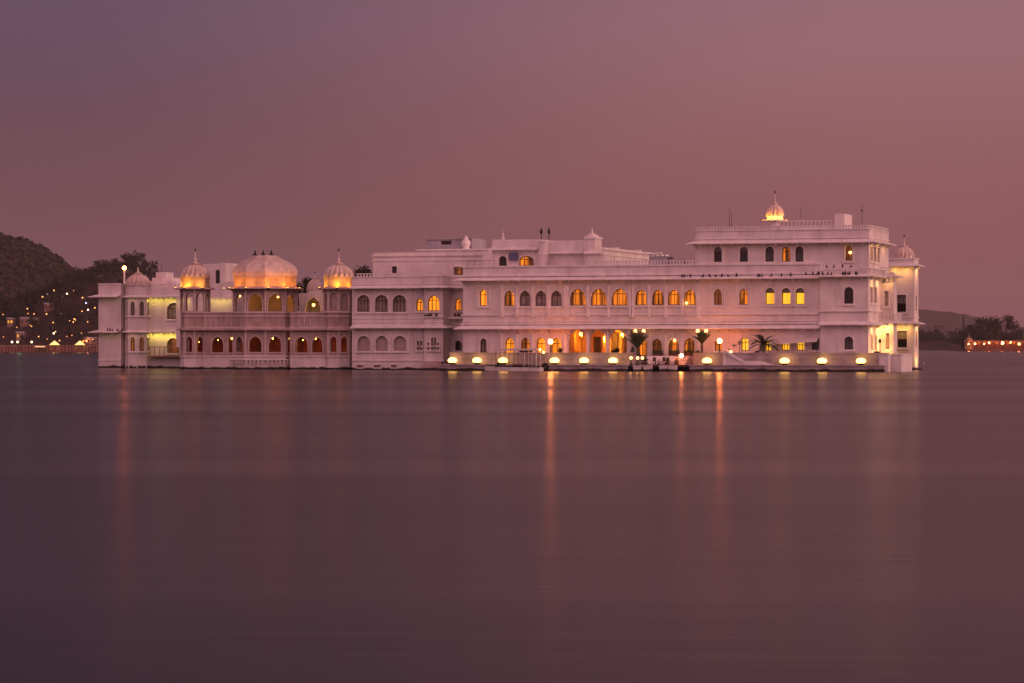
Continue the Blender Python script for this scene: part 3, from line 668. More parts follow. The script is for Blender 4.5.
# central bay
cC = (U(265.2, VP+2.4), VP+2.4); kC = mpx(cC); rC = 33*kC; zC = lambda py: Z(py, cC[0], cC[1]-rC*.9)
oct_faces(cC, rC, zC(355.5), zC(329), pv_, .64, zC(335.6), zC(352), "cusp", PAL, ptr, n=10, ph=PC)
b = MB(); b.prism(octo(cC, rC*1.02, PC, 10), -.5, zC(355.5)); band(b, octo(cC, rC*1.02, PC, 10), zC(357), zC(355.3), .18, True)
q = octo(cC, rC*1.02, PC, 10)
for A, B in zip(q, q[1:]+q[:1]):
    pl = Plane(A, B)
    for i in range(5):
        x = pl.L*(i+.5)/5; pl.slab(b, x-.12, x+.12, zC(363.6), zC(360.4), 0, .32); pl.slab(b, x-.08, x+.08, zC(365.4), zC(363.6), 0, .16)
band(b, q, zC(360.4), zC(359), .38, True); b.build("plinth", PLASTER, PAL)
eave(pev, octo(cC, rC, PC, 10), zC(330.3), .7, .24, .08, True, False)
pup.prism(octo(cC, rC, PC, 10), zC(328.6), zC(312.2))
for py in (312.2, 316, 327): band(ptr, octo(cC, rC, PC, 10), zC(py+.9), zC(py-.3), .1, True)
oct_faces(cC, rC, zC(312.3), zC(288), pup, .72, zC(293), zC(311.5), "cusp", PAL, ptr, .3, n=10, ph=PC, closed=True)
pup.prism(octo(cC, rC*.97, PC, 10), zC(288.6), zC(288.2)); eave(pev, octo(cC, rC, PC, 10), zC(289), 1.0, .26, .09, True)
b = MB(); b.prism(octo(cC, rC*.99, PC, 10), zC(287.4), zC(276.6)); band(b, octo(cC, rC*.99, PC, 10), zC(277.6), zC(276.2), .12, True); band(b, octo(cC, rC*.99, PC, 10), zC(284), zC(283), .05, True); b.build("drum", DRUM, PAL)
d_ = MB(); hh = zC(255.3)-zC(276.6)
def octrib(a, z):
    t = ((a-PC-PI/10) % (PI/5)) - PI/10
    return (math.cos(PI/10)/math.cos(t))*1.0+.030*max(0, 1-abs(abs(t)-PI/10)/.05)-.012*max(0, 1-abs(t)/.05)
d_.lathe([(rC*a, hh*b) for a, b in ((.97, 0), (1.0, .10), (1.005, .25), (.965, .42), (.885, .56), (.77, .69), (.635, .79), (.52, .87), (.44, .93), (.395, .98), (.37, 1.02), (.02, 1.05))], 160, (cC[0], cC[1], zC(276.6)), octrib)
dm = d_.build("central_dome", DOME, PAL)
for px in (255, 263.2, 271.3):
    f = MB(); uc = U(px, cC[1]); finial(f, (uc, cC[1], zC(255)+.05), zC(249)-zC(255.3), .26); f.build("finial", METAL, dm)
q = octo(cC, rC*.99, PC, 10)
cap = MB()
for i in range(10):
    pl = Plane(q[i], q[(i+1) % 10])
    if pl.n[1] > .1: continue
    pl.slab(cap, pl.L*.08, pl.L*.92, zC(276.8), zC(273.4), -.35, .05); pl.slab(cap, pl.L*.03, pl.L*.97, zC(273.4), zC(272.4), -.35, .12)
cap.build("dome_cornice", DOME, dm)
# connecting walls with their arches
for pa, pb, lo in ((203, 240, [(211.8, 223.6, 336, 352.5, "cusp", "open"), (228.6, 233.5, 336.5, 352.5, "cusp", "open")]), (290, 331, [(295.2, 308, 336, 352.5, "cusp", "open"), (312, 322.6, 336.5, 352.5, "cusp", "open")])):
    pl = Plane((U(pa, VP), VP), (U(pb, VP), VP)); xm = pl.L/2; z = lambda py: pl.z(py, xm)
    facade(pv_, pl, z(356), z(329), lo, PAL, .3, ptr, .3)
    b = MB(); pl.slab(b, 0, pl.L, -.5, z(356), -1.2, .06); pl.slab(b, 0, pl.L, z(357.2), z(355.7), 0, .14); b.build("plinth", PLASTER, PAL)
    pl.slab(pup, 0, pl.L, z(329.2), z(312.2), -.35, .02)
    pp = [(pl.A[0], VP), (pl.B[0], VP)]
    eave(pev, pp, z(330.3), .55, .22)
    for py in (312.2, 316, 327): band(ptr, pp, z(py+.9), z(py-.3), .1)
    for i in range(7): x = pl.L*(i+.5)/7; pl.slab(ptr, x-.05, x+.05, z(326), z(317), 0, .05)
# gallery room behind the arches
a, b = U(184, VP), U(350, VP)
pin.box(a, b, VP+7.2, VP+7.4, 1.0, 5.6); pin.box(a, b, VP+.4, VP+7.2, 1.3, 1.5); pin.box(a, b, VP+.32, VP+7.2, 5.35, 5.5)
pin.box(a, a+.15, VP+1.5, VP+7.2, 1.5, 5.35); pin.box(b-.15, b, VP+1.5, VP+7.2, 1.5, 5.35)
for px in (210, 247, 283, 309): uc = U(px, VP+4); pin.box(uc-.12, uc+.12, VP+4, VP+4.25, 1.5, 5.35)
pin.build("gallery_room", REDIN, PAL)
b_ = MB(); b_.box(a, b, VP+.36, VP+12, zC(328.8), zC(328.8)+.25); b_.build("terrace_floor", STONE, PAL)
pv_.build("arcade_wall", STONE, PAL); pup.build("kiosk_wall", STONE, PAL); pev.build("kiosk_eave", STONE, PAL); ptr.build("carved_stone_trim", PTRIM, PAL)
# terrace house seen between the kiosks
b_ = MB(); pl = Plane((U(299, 17), 17), (U(324, 17), 17)); z = lambda py: pl.z(py, 2)
facade(b_, pl, 5, z(293), [(305.5, 320.5, 297, 313, "cusp", "open")], PAL, .35, b_, .35)
b_.box(pl.A[0], pl.B[0], 17.4, 21, 5, z(293), skip=("front",)); b_.build("terrace_house", TRIM, PAL)
cD = (U(315, 20), 20); ribbed_dome(cD, Z(291, *cD), Z(278.5, *cD), 8*mpx(cD), Z(272, *cD), ribs=12)
b_ = MB(); b_.prism(octo(cD, 8*mpx(cD)), z(294), Z(290.8, *cD)); b_.build("drum", TRIM, PAL)
# golden lighting of the domes
for (c, r, zz), angs in ((tl, (-2.75, -1.75, -.8)), (tr_, (-2.5, -1.3, -.45))):
    for i, an in enumerate(angs): uplight((c[0]+(r+.72)*math.cos(an), c[1]+(r+.72)*math.sin(an), zz(287.6)), 46 if i != 1 else 84, (1, .40, .03), c)
for an, e in ((-2.75, 34), (-2.2, 40), (-1.65, 26), (-1.1, 40), (-.6, 46), (-.2, 26)): uplight((cC[0]+(rC+1.1)*math.cos(an), cC[1]+(rC+1.1)*math.sin(an), zC(287.9)), e*2.0, (1, .30, .03), cC)

trim.build("stucco_trim", TRIM, PAL); trim = MB()
# --- left block ------------------------------------------------------------------
lw = MB(); VL = 28.0; YL = (1, .74, .10)
La = Plane((U(98.5, VL), VL), (U(121, VL), VL)); zl = lambda py: La.z(py, 3)
facade(lw, La, -.5, zl(283.5), [], PAL)
lw.box(La.A[0], La.B[0], VL, VL+12, -.5, zl(283.5), skip=("front", "bottom"))
lw.box(La.B[0], U(128, VL+1.6), VL+1.6, VL+12, -.5, zl(284), skip=("bottom",))
Lc = (U(138, VL+1.0), VL+1.0); rL = 12.2*mpx(Lc); zt_ = lambda py: Z(py, Lc[0], Lc[1]-rL*.9)
q = octo(Lc, rL, PH)
for i in range(8):
    pl = Plane(q[i], q[(i+1) % 8]); w = pl.L; ops = []
    if pl.n[1] < .25: ops = [(w*.24, w*.76, zt_(301), zt_(315.5), "cusp", "cur"), (w*.24, w*.76, zt_(336.5), zt_(351), "cusp", "lit" if pl.n[0] < 0 else "dim")]
    facade(lw, pl, -.5, zt_(295), ops, PAL, .2, trim, metric=True); pl.slab(trim, -.07, .07, -.3, zt_(295), 0, .06)
lw.prism(octo(Lc, rL, PH), zt_(295), zt_(283.5))
ribbed_dome(Lc, zt_(285.5), zt_(273.5), rL*1.0, zt_(264.5), ribs=14)
Lr = Plane((U(148, VL+1.4), VL+1.4), (U(190, VL+1.4), VL+1.4)); zr = lambda py: Lr.z(py, 3)
facade(lw, Lr, -.5, zr(287.5), [(167, 180.5, 303, 319, "round", "cur", 2), (167, 179.5, 338, 353, "round", "dim", 2)], PAL, .3, trim)
lw.box(Lr.A[0], Lr.B[0], VL+1.4, VL+10, -.5, zr(287.5), skip=("front", "bottom"))
lplan = [(La.A[0], VL+10), (La.A[0], VL), (La.B[0], VL), (La.B[0], VL+1.5), (q[3][0], VL+1.5)]
eL = MB()
for py in (297.3, 332.8): eave(eL, lplan[:3], zl(py), 1.15, .32); eave(eL, [(La.B[0]+.02, VL+1.6), (U(128, VL+1.6), VL+1.6)], zl(py), .9, .3)
for py in (297.5, 332.6):
    eave(eL, octo(Lc, rL, PH), zt_(py), .5, .2, .08, True, False); eave(eL, [(Lr.A[0], VL+1.4), (Lr.B[0], VL+1.4)], zr(py), .9, .26)
band(trim, lplan[:3], zl(284.3), zl(283.2), .08); band(trim, lplan[:3], 1.0, 1.15, .08); band(trim, [(Lr.A[0], VL+1.4), (Lr.B[0], VL+1.4)], .95, 1.1, .1)
baluster_row([(U(150, VL+1.4), VL+1.5), (Lr.B[0], VL+1.5)], zr(287.5), .4, .5, .2)
eL.build("left_eave", TRIM, PAL); lw.build("left_wing_wall", PLASTER, PAL)
b_ = MB(); bp = [(U(147.5, VL+.2), VL+.2), (U(186, VL+.2), VL+.2)]; rail(b_, bp, zr(355.6), zr(347.3)-zr(355.6), .72, .07); sweep(b_, bp, [(-.08, zr(356.4)), (.08, zr(356.4)), (.08, zr(355.6)), (-.08, zr(355.6))])
pl = Plane(*bp); pl.slab(b_, 0, pl.L, zr(357), zr(356.4), -1.2, .1); b_.build("balcony_rail", BRASS, PAL)
# little roof house and stepped plinth
b_ = MB(); v_ = VL+6
b_.box(U(148, v_), U(176, v_), v_, v_+5, 8, Z(281, U(160, v_), v_)); b_.box(U(152, v_+1), U(172, v_+1), v_+1, v_+4.5, 8, Z(277.5, U(160, v_), v_)); b_.box(U(156, v_+1.5), U(166.3, v_+1.5), v_+1.5, v_+4, 8, Z(272, U(160, v_), v_)); b_.build("roof_house", PLASTER, PAL)
# stair tower and yellow court wall behind the left kiosk
b_ = MB(); v_ = VL-3
pl = Plane((U(203, v_), v_), (U(221, v_), v_)); facade(b_, pl, 3, pl.z(263.8, 1), [(215.5, 219.8, 270, 283.5, "rect", "dark", 0)], PAL, .3)
b_.box(pl.A[0], pl.B[0], v_, v_+6, 3, pl.z(263.8, 1), skip=("front",)); b_.box(pl.B[0]+.003, U(226.3, v_), v_-.3, v_+6, 3, pl.z(263.2, 1)); b_.box(U(222, v_-1.5), U(233, v_-1.5), v_-1.5, v_+5, 3, pl.z(282, 1))
b_.box(U(176, v_-2), U(236, v_-2), v_-2, v_+4, 3, pl.z(297, 1)); b_.build("court_wall", PLASTER, PAL)
# washes of yellow light under the left eaves
def wash(px, v, py, e, col, off=.75):
    u_ = U(px, v); z_ = Z(py, u_, v); b = MB(); b.box(u_-.08, u_+.08, v-off-.07, v-off+.07, z_, z_+.1); o = b.build("wall_light", METAL, PAL)
    g = MB(); g.box(u_-.05, u_+.05, v-off-.04, v-off+.05, z_-.02, z_); g.build("lens", WASHG, o); lamp(o, (u_, v-off, z_-.12), e, col, .08, aim=(0, 1, -.8), cone=165)
for px in (151, 156, 161, 166, 171, 176): wash(px, VL+1.4, 298.8, 17, YL); wash(px, VL+1.4, 334.2, 26, YL)
for px in (131, 142): wash(px, VL-.9, 299, 6, (1, .62, .22), .6); wash(px, VL-.9, 334.6, 6, (1, .62, .22), .6)
for px in (104, 112, 119): wash(px, VL, 299, 1.2, YL); wash(px, VL, 334.5, 1.6, YL)
for px in (182, 187, 211, 217, 223, 229): wash(px, VL-5, 299.6, 16, YL)
trim.build("stucco_trim", TRIM, PAL); trim = MB()
# --- right annex and corner tower --------------------------------------------------
an = MB(); va = 7.2; uA, uA2 = uR, U(893.5, va)
Pa = Plane((uA, va), (uA2, va)); za = lambda py: Pa.z(py, .8)
facade(an, Pa, -.4, za(283), [(884.5, 888.6, 291, 306, "rect", "blind", 1), (885.5, 889.6, 333, 349, "rect", "blind", 1)], PAL, .3, trim)
an.box(uA, uA2, va, va+2.2, -.4, za(283), skip=("front", "bottom"))
for py, ex in ((277.5, 1.0), (323.6, 1.1)): ae = MB(); eave(ae, [(uA, va), (uA2, va), (uA2, va+2.2)], za(py), ex, .25); ae.build("annex_eave", TRIM, PAL)
baluster_row([(uA, va-.8), (uA2+.6, va-.8), (uA2+.6, va+2.4)], za(320.5), .75, .45, .1); baluster_row([(uA, va-.3), (uA2, va-.3)], za(273), .6, .45, .1)
an.box(uA+.1, uA2+.7, va-.9, va, za(322.4), za(320.4)); an.box(U(889.2, va+1), U(893, va+1), va+1, va+2.6, za(284), za(272)); an.build("annex_wall", PLASTER, PAL)
tw = MB(); vt = 26.0
T0 = (U(887, vt), vt); T1 = (U(914.3, vt), vt); kT = mpx(T1); T2 = (T1[0], vt+2.9); T3 = (T1[0], vt+3.0); T4 = (T0[0], vt+3.0)
TPl = [T0, T1, T3]; Pt = Plane(T0, T1); zT = lambda py: Pt.z(py, 2)
facade(tw, Pt, -.4, zT(265), [(897, 906, 295, 312, "rect", "dark", 2, .5), (897.3, 907, 331, 347.5, "rect", "dark", 2, .5)], PAL, .35, trim)
for A, B in ((T1, T3), (T3, T4), (T4, T0)):
    pl = Plane(A, B); facade(tw, pl, -.4, zT(265), [(pl.L*.35, pl.L*.62, zT(296), zT(311), "rect", "dim", 0), (pl.L*.35, pl.L*.62, zT(331), zT(347), "rect", "dim", 0)] if A == T1 else [], PAL, .25, metric=True)
tw.prism([T0, T1, T3, T4], zT(265), zT(258.5)); tw.build("tower_wall", PLASTER, PAL)
te = MB(); eave(te, TPl, zT(266.6), .9, .28); eave(te, TPl, zT(324.3), .95, .26); band(te, TPl, zT(318), zT(316.8), .1); band(te, TPl, zT(259.5), zT(258), .15); te.build("tower_eave", TRIM, PAL)
cT = ((T0[0]+T2[0])/2+.15, vt+1.7); ribbed_dome(cT, zT(258.3), zT(246), 10*kT, zT(234.5), ribs=14)
b_ = MB()
for i in range(14):
    x = T0[0]+.5+(T2[0]-T0[0]+1.2)*random.random(); y = vt-.3-random.random()*1.6; s = .25+.3*random.random(); b_.lathe([(s, -.3), (s*1.1, .0), (s*.8, .15*s+.1), (s*.3, .3*s+.12)], 7, (x, y, 0))
b_.build("base_rock", ROCK, PAL)
def uvwash(u_, v_, z_, e, col, aim=(-1, 0, -.7)):
    b = MB(); b.box(u_-.1, u_+.1, v_-.1, v_+.1, z_, z_+.1); o = b.build("wall_light", METAL, PAL)
    g = MB(); g.box(u_-.07, u_+.07, v_-.07, v_+.07, z_-.03, z_); g.build("lens", WASHG, o); lamp(o, (u_, v_, z_-.16), e, col, .1, aim=aim)
WC = (1, .46, .10)
for v_, z_, e in ((1.6, 11.2, 60), (5.2, 11.2, 90), (1.6, 5.4, 110), (5.4, 5.4, 190), (1.5, Z3E-.15, 50), (5.0, Z3E-.15, 60), (9.5, Z3E-.15, 40)): uvwash(uR+.85, v_, z_, e, WC)
FA = (0, 1, -.7)
uvwash(uA2-.5, va-.75, za(279.5), 60, WC, FA); uvwash(uA2-.5, va-.8, za(325.6), 130, WC, FA); uvwash(uA2-1.4, va-.8, za(325.6), 90, WC, FA)
for v_ in (.6, 3.2, 6.0): uvwash(uR+1.9, v_, 2.15, 260, (1, .46, .10), (-1, 0, .75))
uvwash(uA2+.6, va-2.2, 2.15, 240, (1, .46, .10), (-.4, 1, .7))
uvwash(T1[0]+1.0, vt+1.5, .9, 150, WC, (-1, 0, .9)); uvwash(T1[0]+.7, vt+1.5, zT(326.5), 90, WC); uvwash(T1[0]+.7, vt+1.5, zT(268), 90, WC)
uvwash(T1[0]-1.0, vt-1.0, zT(326), 90, (1, .5, .12), FA); uvwash(T1[0]-2.6, vt-1.0, zT(326), 90, (1, .5, .12), FA); uvwash(T1[0]-1.0, vt-1.0, zT(268.3), 70, WC, FA); uvwash(T1[0]-2.6, vt-1.0, zT(268.3), 70, WC, FA); uvwash(T1[0]-1.8, vt-2.2, .5, 110, (1, .45, .12), (0, 1, .8))
wall.build("main_wall", PLASTER, PAL); trim.build("stucco_trim", TRIM, PAL); ev.build("eave", TRIM, PAL)

# ------------------------------------------------------------------ quay
QUAYM = mat("grey_weathered_stone", (.38, .33, .34), .85, build=mottle((.43, .375, .385), (.27, .23, .235), .6, .5, True))
QV, QL = -5.2, -7.2; zQ = 2.3
QU = thing("stone_quay", "long low white stone quay with a lower ledge in front of the palace", "quay", (X0, Y0, 0), -TH)
qa, qj0, qj1, qb = U(440, QL), U(627.5, QL), U(689.5, QL), U(884, QL)
w_ = MB(); led = MB(); cop = MB()
for a, b in ((qa+.6, qj0), (qj1, qb)):
    w_.box(a, b, QV, -.55, -.5, 1.9); w_.box(a, b, QV, QV+.35, 1.9, zQ-.14)
    cop.box(a-.08, b+.08, QV-.1, QV+.45, zQ-.14, zQ); cop.box(a, b, QV-.06, QV, 1.45, 1.55)
for a, b in ((qa, qj0), (qj1, qb)):
    led.box(a, b, QL, QV-.003, -.6, .66); cop.box(a-.1, b+.1, QL-.12, QV-.11, .66, .80)
w_.box(qj0+.003, qj1-.003, -2.4, -.56, -.5, 1.9)          # terrace behind the landing
w_.build("terrace_wall", QUAYM, QU); led.build("ledge", QUAYM, QU); cop.build("coping", QUAYM, QU)
pier = MB()
for i in range(6): pier.box(qj0+1.2, qj1-1.2, -4.6+.36*i, -2.4, .8 if i == 0 else .8+.18*i+.002, .8+.18*(i+1)) if i < 6 else None
pier.build("landing_stair", TRIM, QU)
dk = MB(); dk.box(qj0+.003, qj1-.003, -6.9, -2.403, .58, .80); dk.build("landing_deck", FRAME, QU)
for px in (638, 648, 664, 672.8):
    c = U(px, -7.1); b_ = MB(); b_.box(c-.5, c+.5, -7.5, -6.6, -.5, .62); b_.box(c-.56, c+.56, -7.56, -6.54, .62, .74); b_.build("landing_pier", PLASTER, QU)
# corner parapet with lattice panels at the right end
b_ = MB(); e0 = U(879, -6.6)
b_.box(e0, U(888.5, -6.6), -6.6, -5.4, -.5, 1.95); b_.box(e0-.08, U(888.5, -6.6)+.08, -6.68, -5.3, 1.95, 2.1); b_.box(U(889.5, -4), U(901.5, -4), -4, 3, -.5, 2.0); b_.box(U(889.2, -4)-.1, U(901.5, -4)+.1, -4.1, 3.1, 2.0, 2.14)
for i in range(3): x = e0+.28+i*.42; Pq = Plane((x, -6.6), (x+.3, -6.6)); q = outline(0, .3, .75, 1.7, "point"); ring(b_, Pq, q, inset(q, .05), 0, .04)
b_.build("corner_parapet", TRIM, QU)
# stair down to the ledge
sp = MB(); s0, s1, s2 = U(729, QV), U(747, QV), U(764, QV); s3 = U(776, QV)
def sloped(mb, u0, z0, u1, z1, v0, v1, h): mb.add([(u0, v0, z0), (u1, v0, z1), (u1, v0, z1+h), (u0, v0, z0+h), (u0, v1, z0), (u1, v1, z1), (u1, v1, z1+h), (u0, v1, z0+h)], [(0, 1, 2, 3), (7, 6, 5, 4), (3, 2, 6, 7), (0, 4, 5, 1), (0, 3, 7, 4), (1, 5, 6, 2)])
for i in range(8): sp.box(s0+(s1-s0)*i/8, s0+(s1-s0)*(i+1)/8+.002, QV-1.4, QV-.12, .81, 2.2-.16*i)
sp.box(s1, s2, QV-1.4, QV-.12, .81, .98)
sloped(sp, s0, 2.2, s1, .98, QV-1.62, QV-1.42, .35); sp.box(s1, s2, QV-1.62, QV-1.42, .81, 1.3); sloped(sp, s2, .95, s3, .5, QV-1.62, QV-1.42, .35)
sp.box(s0-.35, s0-.02, QV-1.7, QV-.12, .81, 2.6); sp.build("quay_stair", TRIM, QU)

# ------------------------------------------------------------------ things on the quay
def floodlight(px, label):
    t = thing("floodlight", label, "floodlight", place(px, -6.15, .80), -TH, "floodlights along the lower ledge of the quay")
    b = MB(); b.box(-.34, .34, -.28, .28, 0, .16); b.box(-.42, .42, -.33, .33, .16, .24); b.build("base", METAL, t)
    b = MB(); b.lathe([(.30, .24), (.42, .31), (.47, .47), (.43, .66), (.30, .80), (.10, .86)], 14, (0, 0, 0), sx=1.3, sy=.85); b.build("glass", FLOODG, t)
    for x_ in (-.53, .48): b = MB(); b.box(x_, x_+.05, -.08, .08, .2, .62); b.build("bracket", METAL, t)
for px, lb_ in ((452.4, "leftmost glowing floodlight on the quay ledge"), (477, "glowing floodlight just left of the moored boat's bow"), (503, "glowing floodlight behind the bow of the moored boat"), (554.5, "glowing floodlight right of the boat's tyre fender"), (584, "glowing floodlight below the first lobby arch"), (613, "glowing floodlight below the third lobby arch"),
               (707, "glowing floodlight below the second upright palm"), (784.5, "glowing floodlight right of the spreading palm"), (822, "second glowing floodlight from the right end of the quay"), (861, "rightmost glowing floodlight on the quay ledge")): floodlight(px, lb_)

def lamp_post(px, v, zb, pyg, label, arms=0, g=GLOBE, r=.30, group="globe lamps on the quay", e=30):
    u_ = U(px, v); zg = Z(pyg, u_, v)-zb
    t = thing("lamp_post", label, "lamp post", (*Wd(u_, v), zb), -TH, group)
    b = MB(); b.lathe([(.2, 0), (.2, .12), (.1, .2), (.07, .5), (.05, zg-r-.1), (.09, zg-r-.05), (.12, zg-r+.02)], 8); 
    if arms: b.tube([(-arms, 0, zg-.28), (-arms*.5, 0, zg-.5), (0, 0, zg-.35), (arms*.5, 0, zg-.5), (arms, 0, zg-.28)], .035)
    b.build("post", METAL, t)
    for s in ((-1, 1) if arms else (0,)):
        b = MB(); b.ball((s*arms, 0, zg), r, 12); b.build("globe", g, t)
        lamp(t, (s*arms, -r-.25, zg), e*.38, (1, .46, .13), .15)
lamp_post(550.6, -3.6, 1.9, 341.6, "amber globe lamp post by the lit arches right of the boat", r=.30, e=60)
lamp_post(719.6, -3.6, 1.9, 341, "amber globe lamp post in front of the square lit window", r=.30, e=60)
lamp_post(639.4, -1.6, 1.9, 331, "twin globe lamp post rising behind the left upright palm", .55, GLOBEW, .22, e=12)
lamp_post(701.9, -1.6, 1.9, 331, "twin globe lamp post rising behind the right upright palm", .55, GLOBEW, .22, e=12)
lamp_post(728.3, QV+.2, zQ, 352, "short twin globe lamp at the head of the quay stair", .32, GLOBEW, .19, e=10)
for px, lb_ in ((631, "left of three low globe lamps on the landing"), (637.6, "middle of three low globe lamps on the landing"), (642.4, "right of three low globe lamps on the landing")): lamp_post(px, -6.2, .8, 358, lb_, 0, GLOBEW, .18, "low globe lamps on the landing", 22)
# unlit lamp with plant at the right corner
t = thing("lamp_post", "unlit dark lamp post at the right corner of the quay", "lamp post", place(880, -4.6, 1.9), -TH, "globe lamps on the quay")
b = MB(); b.lathe([(.15, 0), (.06, .2), (.04, 1.55), (.1, 1.6)], 8); b.build("post", METAL, t); b = MB(); b.lathe([(.1, 1.6), (.16, 1.7), (.16, 1.95), (.05, 2.1)], 8); b.build("lantern", METAL, t)
# lattice lantern stand
t = thing("lantern_stand", "latticed brass lantern stand glowing at the right end of the landing", "lantern stand", place(681.6, -6.3, .8), -TH)
b = MB()
for sx in (-.6, .6):
    for sy in (-.5, .5): b.tube([(sx, sy, 0), (sx, sy, 1.2)], .04)
for k in range(5): b.tube([(-.6+.3*k, -.5, 0), (-.6+.3*k, -.5, 1.0)], .018)
for z_ in (.15, .55, 1.0): b.tube([(-.6, -.5, z_), (.6, -.5, z_)], .025); b.tube([(-.6, .5, z_), (.6, .5, z_)], .025); b.tube([(-.6, -.5, z_), (-.6, .5, z_)], .025); b.tube([(.6, -.5, z_), (.6, .5, z_)], .025)
b.build("lattice", BRASS, t); b = MB(); b.ball((0, -.1, 1.12), .25, 12); b.build("globe", GLOBE, t); lamp(t, (0, -.75, .9), 26)

# palms
def palm(px, v, zb, py_top, label, up, spread, trunk_h, nf=22):
    u_ = U(px, v); H = Z(py_top, u_, v)-zb
    t = thing("palm_tree", label, "palm", (*Wd(u_, v), zb), random.random()*6, "potted palms on the quay terrace")
    b = MB(); b.tube([(0, 0, 0), (.04, .02, trunk_h*.5), (0, 0, trunk_h)], .15, .13, 8)
    for k in range(9): b.lathe([(.16, 0), (.19, .05), (.14, .1)], 8, (0, 0, trunk_h*(k+.5)/10))
    b.build("trunk", TRUNK, t)
    c = MB(); rnd = random.Random(px)
    for k in range(nf):
        az = 2*PI*k/nf*1.618*3 + rnd.random()*.5; lf = (H-trunk_h)*(1.0+.25*rnd.random()) if up else spread*(1+.25*rnd.random())
        el = R(rnd.uniform(40, 87) if up else rnd.uniform(5, 78)); droop = (.85 if up else 1.15)*(.7+.6*rnd.random())
        pts = []; p = Vector((0, 0, trunk_h-.05)); e = el
        for j in range(9):
            pts.append(p.copy()); p = p+Vector((math.cos(az)*math.cos(e), math.sin(az)*math.cos(e), math.sin(e)))*lf/8; e -= droop/8*(1 if not up else j/5)
        c.tube(pts, .03, .008, 4)
        side_ = Vector((-math.sin(az), math.cos(az), 0))
        for j in range(1, 9):
            for q in (0, .5):
                a = pts[j-1].lerp(pts[j], q); dr = (pts[j]-pts[j-1]).normalized(); ln = lf*.20*(1-abs(j/8-.5)*.9)
                for s in (-1, 1):
                    tip = a+side_*s*ln*.8+dr*ln*.6+Vector((0, 0, -.12*ln)); m_ = a.lerp(tip, .5)+Vector((0, 0, .03)); n_ = dr*.045
                    c.add([a-n_, a+n_, m_+n_*1.2, tip, m_-n_*1.2], [(0, 1, 2, 3, 4)])
    c.build("crown", LEAF, t)
palm(637.5, -2.2, 1.9, 332, "bushy upright palm between lobby and blue-white landing arches".replace("blue-white ", ""), True, 1, 1.0, 40)
palm(702, -2.2, 1.9, 331.5, "upright palm on a bare trunk left of the amber lamp post", True, 1, 1.55, 30)
palm(763.7, -3.2, 1.9, 333.5, "spreading palm with drooping fronds above the quay stair", False, 2.0, 1.45, 30)
def bush(px, v, zb, w, h, label, name="potted_plant", group=None):
    t = thing(name, label, "plant", place(px, v, zb), -TH, group); rnd = random.Random(px*3)
    b = MB(); b.lathe([(.22, 0), (.3, .3), (.34, .36), (.3, .36)], 10); b.build("pot", RED, t)
    c = MB()
    for k in range(60):
        a = rnd.random()*2*PI; e = R(rnd.uniform(15, 85)); l = h*(.6+.4*rnd.random()); d_ = Vector((math.cos(a)*math.cos(e)*w/h, math.sin(a)*math.cos(e)*w/h, math.sin(e))); s_ = Vector((-math.sin(a), math.cos(a), 0))*.06
        p = Vector((0, 0, .32)); m_ = p+d_*l*.55; c.add([p, m_+s_, p+d_*l+Vector((0, 0, -.15*l)), m_-s_], [(0, 1, 2, 3)])
    c.build("leaves", LEAF, t)
bush(560, -3.4, 1.9, 1.0, 1.1, "spiky potted plant right of the first amber lamp post")
bush(632.5, -3.0, 1.9, .7, 1.3, "dark potted shrub at the left foot of the upright palm")
bush(616, 2.6, 1.9, 1.5, 1.0, "broad dark plant inside the third lobby arch")
bush(697.5, -3.4, 1.9, .7, .6, "low potted plant beside the trunk of the right upright palm")
t = thing("slim_tree", "thin sapling with a dark pole beside the yellow window", "young tree", place(739.6, -3.2, 1.9), 0)
b = MB(); b.tube([(0, 0, 0), (.02, 0, 1.7)], .05, .03); b.tube([(0, 0, 1.0), (-.5, 0, 1.25), (-.7, 0, 1.35)], .025, .015); b.build("trunk", TRUNK, t)
c = MB(); rnd = random.Random(5)
for k in range(140):
    cx_, cz_ = ((-.62, 1.3) if k % 2 else (0, 1.65)); p = Vector((cx_+rnd.gauss(0, .16), rnd.gauss(0, .16), cz_+rnd.gauss(0, .12))); d_ = Vector((rnd.uniform(-1, 1), rnd.uniform(-1, 1), rnd.uniform(-1, 1))).normalized()*.07; e_ = d_.orthogonal().normalized()*.04
    c.add([p-d_, p+e_, p+d_, p-e_], [(0, 1, 2, 3)])
c.build("crown", LEAF, t)
def hedge(px0, px1, label):
    v = -1.2; a, b = U(px0, v), U(px1, v); t = thing("planter_box", label, "planter", (*Wd((a+b)/2, v), 1.9), -TH, "planter boxes under the landing arches"); w = (b-a)/2
    m_ = MB(); m_.box(-w, w, -.25, .25, 0, .35); m_.build("box", FRAME, t); c = MB(); rnd = random.Random(px0)
    for k in range(260):
        p = Vector((rnd.uniform(-w, w), rnd.uniform(-.3, .3), .35+abs(rnd.gauss(.12, .14)))); d_ = Vector((rnd.uniform(-1, 1), rnd.uniform(-1, 1), rnd.uniform(0, 1))).normalized()*.1; e_ = d_.orthogonal().normalized()*.04
        c.add([p-d_, p+e_, p+d_, p-e_], [(0, 1, 2, 3)])
    c.build("leaves", LEAF, t)
hedge(653, 662.5, "planter box of dark leaves under the second arch from the left palm"); hedge(669, 679.5, "planter box of dark leaves under the arch with the bright lamp"); hedge(684.5, 694, "planter box of dark leaves left of the right palm")
